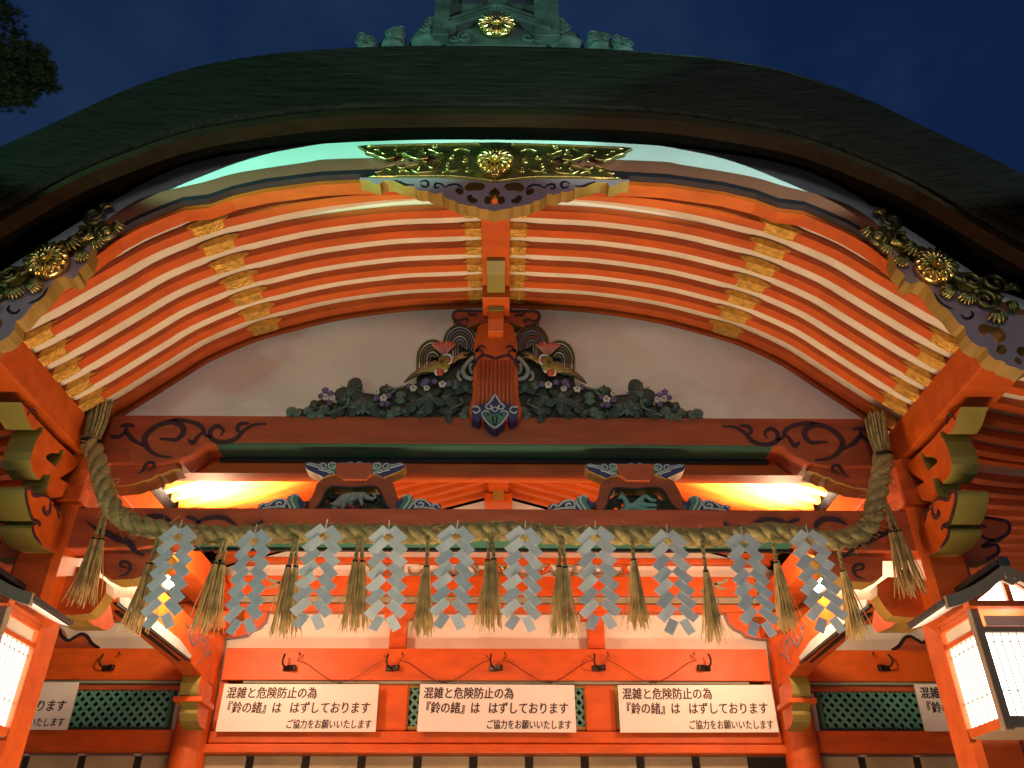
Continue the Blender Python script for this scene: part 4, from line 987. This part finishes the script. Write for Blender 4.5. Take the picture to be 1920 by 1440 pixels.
# ================================================================== things on and around the hall
# --- lamps on the curved tie beams
for s, lab in ((-1, 'glowing lamp resting on the curved tie beam behind the leftmost paper streamer'), (1, 'glowing lamp resting on the curved tie beam behind the rightmost paper streamer')):
    t = thing('lamp', lab, 'lamp', (s*2.56, 6.1, 3.62), 'lamps on the curved tie beams')
    MB().box(s*2.56-.07, s*2.56+.07, 5.9, 6.3, 3.622, 3.66).build('housing', IRON, t, bevel=.006)
    MB().tube([(s*2.50, 5.95, 3.70), (s*2.50, 6.25, 3.70)], .035, 12).build('bulb', BULB, t, smooth=True)
    l = bpy.data.lights.new('lamp_light', 'POINT'); l.energy = 82; l.color = (1, .70, .40); l.shadow_soft_size = .06
    lo = bpy.data.objects.new('lamp_light', l); COL.objects.link(lo); lo.location = (s*2.30, 6.1, 3.78); attach(lo, t)
    l = bpy.data.lights.new('lamp_uplight', 'SPOT'); l.energy = 2400; l.color = (1, .88, .70); l.shadow_soft_size = .06; l.spot_size = R(120); l.spot_blend = .6
    lo = bpy.data.objects.new('lamp_uplight', l); COL.objects.link(lo); lo.location = (s*2.38, 6.15, 4.20); lo.rotation_euler = (R(180), 0, 0); attach(lo, t)

# --- sacred rope
RP = [P(u, v, 4.44) for u, v in [(170, 830), (182, 862), (192, 900), (205, 940), (225, 968), (262, 985), (330, 997), (420, 1004), (540, 1000), (680, 1000), (800, 1002), (930, 995), (1060, 1003), (1200, 1004), (1330, 1008), (1450, 998), (1540, 1012), (1595, 1008), (1628, 985), (1642, 945), (1650, 900), (1656, 855)]]
path = cr_spline([(x, 4.44, z) for x, z in RP], 14)
t = thing('sacred_rope', 'thick twisted straw rope strung between the front posts across the lower beam', 'rope', path[len(path)//2])
seglen = [0]
for a, b in zip(path, path[1:]): seglen.append(seglen[-1]+(Vector(b)-Vector(a)).length)
m = MB()
for k in range(3):
    pts = []
    for i, p in enumerate(path):
        T = (Vector(path[min(i+1, len(path)-1)])-Vector(path[max(i-1, 0)])).normalized(); a = Vector((0, 1, 0)); b = T.cross(a).normalized()
        q = 2*math.pi*(k/3+seglen[i]/.25); pts.append(Vector(p)+(a*math.cos(q)+b*math.sin(q))*.0285)
    m.tube(pts, .032, 10)
m.build('strand', ROPE, t, smooth=True)
rnd = random.Random(11); m = MB()
for i in range(420):
    p = Vector(path[rnd.randrange(4, len(path)-4)]); d = Vector((rnd.gauss(0, 1), -abs(rnd.gauss(0, .7)), rnd.gauss(-.2, 1))).normalized()
    a = p+d*.054; m.tube([a, a+d*rnd.uniform(.01, .03)+Vector((rnd.uniform(-.03, .03), 0, rnd.uniform(-.02, .01))), a+d*rnd.uniform(.02, .05)+Vector((rnd.uniform(-.05, .05), 0, rnd.uniform(-.045, .01)))], [.0016, .0012, .0006], 3)
lf = m.build('loose_fibre', STRAW, t); lf['kind'] = 'stuff'
for s, e in ((-1, path[0]), (1, path[-1])):
    m = MB()
    for i in range(120):
        a = rnd.uniform(0, 6.28); r = rnd.uniform(0, .04); h = rnd.uniform(.20, .30)
        m.tube([(e[0]+r*math.cos(a), e[1]+r*math.sin(a), e[2]-.02), (e[0]+1.5*r*math.cos(a), e[1]+1.3*r*math.sin(a), e[2]+h*.5), (e[0]+1.6*r*math.cos(a)+.01*s, e[1]+1.5*r*math.sin(a), e[2]+h)], .0055, 4)
    m.build('rope_end_tuft', ROPE, t)
    MB().lathe([(.058, -.012), (.062, 0), (.058, .012)], (e[0], e[1], e[2]), 16).build('tie', IRON, t, smooth=True)
def rope_z(x):
    best = min(path, key=lambda p: abs(p[0]-x)+ (0 if p[2] < 3.5 else .0)); return best[2]

# --- paper streamers (two zigzag strands of folded paper)
def make_streamer():
    t = thing('paper_streamer', 'x', 'streamer', (0, 0, 0), 'zigzag paper streamers hanging from the rope')
    rn = random.Random(4)
    for s in (-1, 1):
        m = MB()
        for k in range(8):
            last = k == 7; off_ = .040 if last else .0475+.0008*k; z = -.052-.067*k-(.004 if last else 0)
            a = R(61 if last else 45+rn.uniform(-2, 2)); L_ = .039 if last else .0495; w = .0235 if last else .0245
            ux = Vector((-s*math.cos(a), rn.uniform(-.10, .10), math.sin(a)))      # each fold rises towards the middle
            uz = Vector((s*math.sin(a), rn.uniform(-.06, .06), math.cos(a))); c = Vector((s*off_, -.012+.0012*k, z))
            m.obox(c, ux*L_, Vector((0, .0007, 0)), uz*w)
        if s < 0: m.prism([(-.031, -.021), (.031, -.021), (.002, -.052), (-.002, -.052)], -.0135, -.0125)
        m.build('folded_strand', PAPER, t)
    MB().tube([(0, -.012, -.022), (.003, -.014, .03)], .0028, 5).build('twine', PAPER, t)
    return t
ST = [(340, 990), (481, 998), (612, 988), (729, 990), (857, 990), (983, 992), (1116, 992), (1249, 998), (1388, 1003), (1511, 998)]
STL = ['leftmost white zigzag paper streamer, hanging in front of the left glowing lamp', 'white zigzag paper streamer second from the left, over the left panel corner', 'white zigzag paper streamer third from the left, hanging right of the left column', 'white zigzag paper streamer hanging in front of the strut left of the middle panel', 'white zigzag paper streamer hanging just left of the middle of the rope', 'white zigzag paper streamer hanging just right of the middle of the rope', 'white zigzag paper streamer hanging in front of the strut right of the middle panel', 'white zigzag paper streamer third from the right, hanging over the right plaster panel', 'white zigzag paper streamer second from the right, hanging over the right panel corner', 'rightmost white zigzag paper streamer, hanging in front of the right glowing lamp']
proto = make_streamer(); proto.scale = (1.10, 1, 1.03)
for i, ((u, v), lab) in enumerate(zip(ST, STL)):
    x, z = P(u, v, 4.36); o = proto if i == 0 else dup(proto)
    o.location = (x, 4.355, z+.01); o['label'] = lab; o.rotation_euler = (R(rnd.uniform(-3, 3)), R(rnd.uniform(-3, 3)), R(rnd.uniform(-14, 14)))
# --- straw tassels
def make_tassel(seed, twin):
    rn = random.Random(seed)
    t = thing('straw_tassel', 'x', 'tassel', (0, 0, 0), 'straw tassels hanging from the rope')
    m = MB()
    for s in ((-1, 1) if twin else (0,)):
        for k in range(2):
            pts = [(s*(.004+.014*j/12)+.005*math.cos(j*1.3+k*math.pi), .005*math.sin(j*1.3+k*math.pi), -.17*j/12+.03) for j in range(13)]; m.tube(pts, .0075, 6)
    m.build('cord', ROPE, t, smooth=True)
    m = MB(); n = 84
    for i in range(n):
        s = (rn.choice((-1, 1)) if twin else 0)*.019; a = rn.uniform(0, 6.28); r = math.sqrt(rn.random()); fl = rn.uniform(.8, 1.25)
        x0, y0 = s+r*.013*math.cos(a), r*.013*math.sin(a); x1, y1 = s*1.3+r*.052*math.cos(a)*fl, r*.045*math.sin(a)*fl; l = rn.uniform(.33, .40)
        if rn.random() < .16: x1 *= 1.7
        m.tube([(x0, y0, -.135), (lerp(x0, x1, .3)+rn.uniform(-.003, .003), lerp(y0, y1, .3), -.135-l*.35), (lerp(x0, x1, .7), lerp(y0, y1, .7), -.135-l*.7), (x1+rn.uniform(-.012, .012), y1, -.135-l)], [.0032, .0033, .0028, .0019], 4)
    m.build('straw_skirt', STRAW, t)
    m = MB()
    for s in ((-1, 1) if twin else (0,)): m.lathe([(.016, -.006), (.0175, 0), (.016, .006)], (s*.019, 0, -.145), 12)
    m.build('tie', IRON, t, smooth=True)
    return t
TA = [(198, 968, 1, 'straw tassel hanging at the far left end of the rope by the left post', 4.50), (300, 1012, 1, 'straw tassel hanging left of the leftmost paper streamer', 0), (424, 1012, 1, 'straw tassel hanging between the first and second paper streamers from the left', 0), (556, 1017, 1, 'straw tassel hanging between the second and third paper streamers from the left', 0), (677, 1007, 1, 'straw tassel hanging between the third and fourth paper streamers from the left', 0), (803, 1018, 0, 'single-cord straw tassel between the fourth and fifth paper streamers from the left', 0), (921, 1006, 1, 'straw tassel hanging at the middle of the rope between two paper streamers', 0), (1053, 1018, 1, 'straw tassel just right of the middle, over the right edge of the middle plaster panel', 0), (1183, 1006, 0, 'straw tassel hanging between the third and fourth paper streamers from the right', 0), (1316, 1026, 0, 'straw tassel hanging between the second and third paper streamers from the right', 0), (1446, 1010, 0, 'straw tassel hanging between the last two paper streamers on the right', 0), (1568, 1025, 0, 'straw tassel hanging right of the rightmost paper streamer', 0), (1662, 955, 1, 'straw tassel hanging at the far right end of the rope by the right post', 4.50)]
tp = {1: make_tassel(1, True), 0: make_tassel(2, False)}; used = set()
for u, v, tw, lab, yy in TA:
    yy = yy or 4.42; x, z = P(u, v, yy); o = tp[tw] if tw not in used else dup(tp[tw]); used.add(tw)
    o.location = (x, yy-.02, z-.005); o['label'] = lab; o.rotation_euler = (R(-1), R(rnd.uniform(-2, 2)), R(rnd.choice((0, 180))+rnd.uniform(-25, 25)))

# --- notices
def text_mesh(name, body, size, x, z, y, parent, width=None, align='LEFT', bold=.0026):
    cu = bpy.data.curves.new(name, 'FONT'); cu.body = body; cu.size = size; cu.align_x = align; cu.resolution_u = 4; cu.shear = .06
    o = bpy.data.objects.new(name, cu); COL.objects.link(o)
    dg = bpy.context.evaluated_depsgraph_get(); me = bpy.data.meshes.new_from_object(o.evaluated_get(dg))
    bpy.data.objects.remove(o)
    w = max(v.co.x for v in me.vertices)-min(v.co.x for v in me.vertices); x0 = min(v.co.x for v in me.vertices); k = (width/w) if width else 1
    vs = [(x+(v.co.x-x0)*k-(width if align == 'RIGHT' else 0), v.co.y+z) for v in me.vertices]; fs = [tuple(p.vertices) for p in me.polygons]
    bpy.data.meshes.remove(me); m = MB()      # struck four times a hair apart: a heavier brush
    for j, (dx, dz) in enumerate(((-bold, 0), (bold, 0), (0, -bold*.6), (0, bold*.6))): m.add([(a+dx, y-.0003*j, b+dz) for a, b in vs], fs)
    return m.build(name, SIGNI, parent, fix=False)
    r = bpy.data.objects.new(name, me); COL.objects.link(r); attach(r, parent); return r
def make_sign():
    t = thing('notice', 'x', 'sign', (0, 0, 0), 'notices under the hook rail')
    MB().prism([(-.693, .20), (.693, .20), (.698, -.20), (-.698, -.20)], 0, .006).build('board', SIGNW, t)
    text_mesh('lettering', '混雑と危険防止の為', .105, -.655, .085, -.002, t, .80)
    text_mesh('lettering', '『鈴の緒』は', .105, -.625, -.040, -.002, t, .47)
    text_mesh('lettering', 'はずしております', .105, -.07, -.040, -.002, t, .70)
    text_mesh('lettering', 'ご協力をお願いいたします', .082, .655, -.168, -.002, t, .74, 'RIGHT', .0019)
    return t
z = (P(929, 1284, 7.74)[1]+P(929, 1372, 7.74)[1])/2
sg = make_sign()
SG = [((-1.752, z), 'white Japanese notice in the left window of the middle bay'), ((.005, z), 'white Japanese notice over the green lattice in the centre'), ((1.785, z), 'white Japanese notice in the right window of the middle bay'), ((-4.44, z+.012), 'white Japanese notice in the left side bay, half hidden behind the left post'), ((4.47, z+.012), 'white Japanese notice in the right side bay, mostly hidden behind the right post')]
for i, ((x, zz), lab) in enumerate(SG):
    o = sg if i == 0 else dup(sg); o.location = (x, 7.74, zz); o['label'] = lab; o.rotation_euler = (0, R((0, .2, -.2, 0, 0)[i]), 0)

# --- bell hooks and the slack wire between them
def make_hook():
    t = thing('bell_hook', 'x', 'hook', (0, 0, 0), 'iron bell hooks on the rail')
    MB().box(-.065, .065, -.035, 0, -.025, .025).build('plate', IRON, t, bevel=.006)
    MB().tube(cr_spline([(0, -.03, -.005), (0, -.07, -.005), (0, -.115, .01), (0, -.13, .045), (0, -.115, .09), (-.006, -.105, .105)], 4), .009, 8).build('hook', IRON, t, smooth=True)
    m = MB()
    for s in (-1, 1):
        m.tube([(s*.095, .0, .115), (s*.095, -.03, .115), (s*.105, -.035, .13)], .004, 6); m.tube([(s*.095, -.02, .10), (s*.095, -.02, .135)], .004, 6)
    m.build('eye_screw', IRON, t); return t
HK = [(545, 'iron hook on the rail above the left notice of the middle bay'), (738, 'iron hook on the rail above the post left of the central notice'), (931, 'iron hook on the rail above the central notice'), (1124, 'iron hook on the rail above the post right of the central notice'), (1318, 'iron hook on the rail above the right notice of the middle bay'), (205, 'iron hook on the rail of the left side bay'), (1655, 'iron hook on the rail of the right side bay')]
hk = make_hook(); HX = []
for i, (u, lab) in enumerate(HK):
    x, zz = P(u, 1253, 7.77); o = hk if i == 0 else dup(hk); o.location = (x, 7.779, zz); o['label'] = lab
    HX.append((x, zz))
    if i in (0, 5): o.rotation_euler = (0, 0, R(-25))
    if i in (4, 6): o.rotation_euler = (0, 0, R(25))
t = thing('slack_wire', 'thin wire with small rings sagging between the hooks of the middle bay', 'wire', (HX[2][0], 7.74, HX[2][1]))
m = MB(); rg = MB()
for a, b in zip(HX[:4], HX[1:5]):
    m.tube(cr_spline([(a[0]+.10, 7.76, a[1]+.115), (a[0]+.06, 7.74, a[1]+.06), (a[0]+.13, 7.745, a[1]+.045), ((a[0]+b[0])/2, 7.755, a[1]-.13), (b[0]-.13, 7.745, b[1]+.045), (b[0]-.06, 7.74, b[1]+.06), (b[0]-.10, 7.76, b[1]+.115)], 5), .0032, 5)
    for px in ((a[0]+b[0])/2,): rg = MB(); rg.tube([(px+.028*math.cos(q*.5), 7.752, a[1]-.15+.028*math.sin(q*.5)) for q in range(14)], .004, 5); rg.build('ring', IRON, t)
m.build('wire', IRON, t)

# --- lanterns on the posts
def make_lantern(s):
    """inner-front corner of the box at origin; s=+1 for the right post"""
    t = thing('lantern', 'x', 'lantern', (s*2.62, 4.2, 2.35), 'box lanterns on the porch posts')
    X0, X1, Y0, Y1, Z0, Z1 = 2.40, 2.77, 4.07, 4.42, 2.345, 2.845
    def bx(m, x0, x1, y0, y1, z0, z1): m.box(min(s*x0, s*x1), max(s*x0, s*x1), y0, y1, z0, z1)
    m = MB()
    bx(m, X0+.014, X0+.020, Y0+.02, Y1-.02, Z0, Z1-.1); bx(m, X0+.02, X1-.02, Y0+.014, Y0+.020, Z0, Z1-.1); bx(m, X1-.020, X1-.014, Y0+.02, Y1-.02, Z0, Z1-.1)
    m.build('paper_pane', SHOJI, t)
    m = MB()
    for (x, y) in ((X0, Y1), (X1, Y1), (X1, Y0)): bx(m, x-.018, x+.018, y-.018, y+.018, Z0-.05, Z1+.02)
    for z0, z1 in ((Z0-.03, Z0+.012), (Z1-.10, Z1-.075), (Z1-.012, Z1+.02)):
        bx(m, X0-.012, X0+.012, Y0+.018, Y1-.018, z0, z1); bx(m, X1-.012, X1+.012, Y0+.018, Y1-.018, z0, z1)
    bx(m, X0-.01, X1+.01, Y0-.02, Y1+.02, Z1+.02, Z1+.045)
    m.build('frame', VERM, t, bevel=.004)
    m = MB(); bx(m, X0-.02, X0+.022, Y0-.022, Y0+.02, Z0-.05, Z1+.02)
    for z0, z1 in ((Z0-.04, Z0+.014), (Z1-.10, Z1-.07)): bx(m, X0+.022, X1-.02, Y0-.016, Y0+.012, z0, z1)
    m.build('front_frame', GREYF, t, bevel=.004)
    m = MB(); bx(m, X0, X1, Y0, Y1, Z0-.034, Z0-.006); bx(m, X0+.01, X1-.01, Y1-.012, Y1, Z0, Z1); m.build('back_and_base', GREYF, t)
    m = MB(); bx(m, X0-.004, X0+.004, Y0+.05, Y1-.05, Z1-.070, Z1-.018); bx(m, X0+.05, X1-.05, Y0-.004, Y0+.004, Z1-.065, Z1-.015); m.build('upper_panel', CREAM, t)
    m = MB()
    for k in range(6):
        y = lerp(Y0+.055, Y1-.055, k/5); bx(m, X0+.006, X0+.013, y-.0022, y+.0022, Z0+.012, Z1-.1)
    for k in range(7):
        x = lerp(X0+.07, X1-.06, k/6); bx(m, x-.0022, x+.0022, Y0+.006, Y0+.013, Z0+.012, Z1-.1)
    for zz in (Z0+.13, Z0+.36): bx(m, X0+.005, X0+.014, Y0+.02, Y1-.02, zz-.002, zz+.002); bx(m, X0+.02, X1-.02, Y0+.005, Y0+.014, zz-.002, zz+.002)
    m.build('grille', GRILLE, t)
    # curved gable roof, ridge running to the post
    xc = (X0+X1)/2; hw = .345
    cur = [(k/8, .215-.33*(k/8)+.115*(k/8)**2.4) for k in range(9)]
    def zr(q): a = abs(q); return 2.872+.165*(1-a)**1.4
    qs = [i/10 for i in range(-10, 11)]
    m = MB(); m.sheet([[(s*(xc+hw*q), 4.0, zr(q)), (s*(xc+hw*q), 4.0, zr(q)+.028), (s*(xc+hw*q), 4.44, zr(q)+.028), (s*(xc+hw*q), 4.44, zr(q))] for q in qs], closed=True)
    for e in (0, len(m.v)-4): m.f.append((e, e+1, e+2, e+3)); m.mi.append(0)
    rf = m.build('roof', SLATE, t)
    m = MB(); m.sheet([[(s*(xc+hw*q), 3.98, zr(q)-.028), (s*(xc+hw*q), 3.98, zr(q)+.032), (s*(xc+hw*q), 4.01, zr(q)+.032), (s*(xc+hw*q), 4.01, zr(q)-.028)] for q in qs], closed=True)
    for e in (0, len(m.v)-4): m.f.append((e, e+1, e+2, e+3)); m.mi.append(0)
    m.prism([(s*(xc+a), zr(0)-.025+b*.8) for a, b in [(-.02, .0), (.02, 0), (.016, -.03), (.045, -.045), (.02, -.06), (0, -.075), (-.02, -.06), (-.045, -.045), (-.016, -.03)]], 3.97, 3.985)
    m.build('gable_board', GREYF, rf)
    m = MB(); m.sheet([[(s*(xc+hw*q*.97), 4.012, zr(q)-.004), (s*(xc+hw*q*.97), 4.43, zr(q)-.004)] for q in qs]); m.build('eave_soffit', WHITE, rf)
    m = MB(); bx(m, xc-.04, xc+.04, 3.99, 4.44, zr(0)+.026, zr(0)+.06); bx(m, xc-.026, xc+.026, 3.975, 3.99, zr(0)+.018, zr(0)+.07); m.build('roof_ridge', SLATE, rf, bevel=.01)
    # lit gable with king strut
    m = MB(); m.prism([(s*(xc-.19), 2.885), (s*(xc+.19), 2.885), (s*(xc+.07), zr(.2)-.01), (s*xc, zr(0)-.01), (s*(xc-.07), zr(.2)-.01)], 4.045, 4.05); m.build('gable_pane', SHOJI, t)
    m = MB(); bx(m, xc-.014, xc+.014, 4.022, 4.044, 2.885, zr(0)-.005)
    for k in (-1, 1): m.prism([(s*(xc+k*.22), 2.882), (s*(xc+k*.10), zr(.29)-.008), (s*(xc+k*.01), zr(0)-.004), (s*(xc+k*.01), zr(0)-.028), (s*(xc+k*.09), zr(.29)-.03), (s*(xc+k*.185), 2.882)], 4.02, 4.044)
    bx(m, xc-.23, xc+.23, 4.0, 4.055, 2.858, 2.886); m.build('gable_frame', VERM, t)
    m = MB(); bx(m, xc-.03, xc+.03, Y1, 4.52, Z0+.1, Z0+.16); bx(m, xc-.03, xc+.03, Y1, 4.52, Z1-.1, Z1-.04); m.build('wall_bracket', IRON, t)
    m = MB(); m.tube(cr_spline([(s*(X0+.05), 4.46, Z1-.02), (s*(X0+.02), 4.48, Z1-.15), (s*(X0+.03), 4.47, Z1-.28), (s*(X0+.06), 4.43, Z1-.30)], 5), .005, 6); m.build('cable', IRON, t)
    return t
make_lantern(1)['label'] = 'lit paper box lantern with a dark curved roof on the front of the right post'
make_lantern(-1)['label'] = 'lit paper box lantern on the left post, cut by the left edge of the photo'

# --- pine at the left
t = thing('pine_tree', 'dark green pine whose limb hangs into the dusk sky at the upper left', 'tree', (-9.6, 7.2, 0))
rnd = random.Random(21)
m = MB(); m.tube(cr_spline([(-9.6, 7.2, 0), (-9.5, 7.2, 3), (-9.3, 7.1, 6), (-9.3, 7.1, 9), (-9.1, 7.0, 12)], 5), [lerp(.3, .1, i/20) for i in range(21)], 10); m.build('trunk', TRUNK, t, smooth=True)
lim = cr_spline([(-9.3, 7.1, 10.2), (-8.4, 7.0, 10.6), (-7.6, 6.95, 10.9), (-7.0, 6.9, 11.0)], 5)
m = MB(); m.tube(lim, [lerp(.09, .025, i/15) for i in range(16)], 7)
for a, b in (((-8.4, 7.0, 10.6), (-8.1, 6.7, 11.8)), ((-7.9, 6.95, 10.8), (-7.4, 7.3, 11.6))): m.tube([a, tuple((Vector(a)+Vector(b))/2+Vector((0, 0, .1))), b], [.04, .03, .015], 6)
m.build('limb', TRUNK, t, smooth=True)
m = MB()
tufts = []
def clump(c, r, n):
    for _ in range(n):
        d = Vector((rnd.gauss(0, 1), rnd.gauss(0, 1), rnd.gauss(0, 1))).normalized()*r*rnd.random()**.45; tufts.append(Vector(c)+Vector((d.x, d.y, d.z*.75)))
for u, v, Y, r, n in ((30, 130, 6.9, .42, 420), (62, 120, 6.8, .30, 200), (5, 165, 6.9, .36, 260), (75, 150, 7.0, .24, 110), (-20, 40, 7.0, .5, 200), (-60, 110, 7.1, .6, 200), (5, 20, 7.0, .22, 50), (30, 175, 6.9, .22, 90)):
    x, z = P(u, v, Y); clump((x, Y, z), r, n)
for c in tufts:
    ax = Vector((rnd.gauss(0, .6), rnd.gauss(0, .6), rnd.uniform(.1, 1))).normalized()
    for k in range(22):
        d = (ax+Vector((rnd.gauss(0, .65), rnd.gauss(0, .65), rnd.gauss(0, .65)))).normalized(); l = rnd.uniform(.06, .11)
        w = d.cross(Vector((rnd.random(), rnd.random(), rnd.random()))).normalized()*.0065
        m.add([c-w, c+w, c+d*l], [(0, 1, 2)])
m.build('needle_crown', NEEDLE, t, fix=False)
for s in []: pass
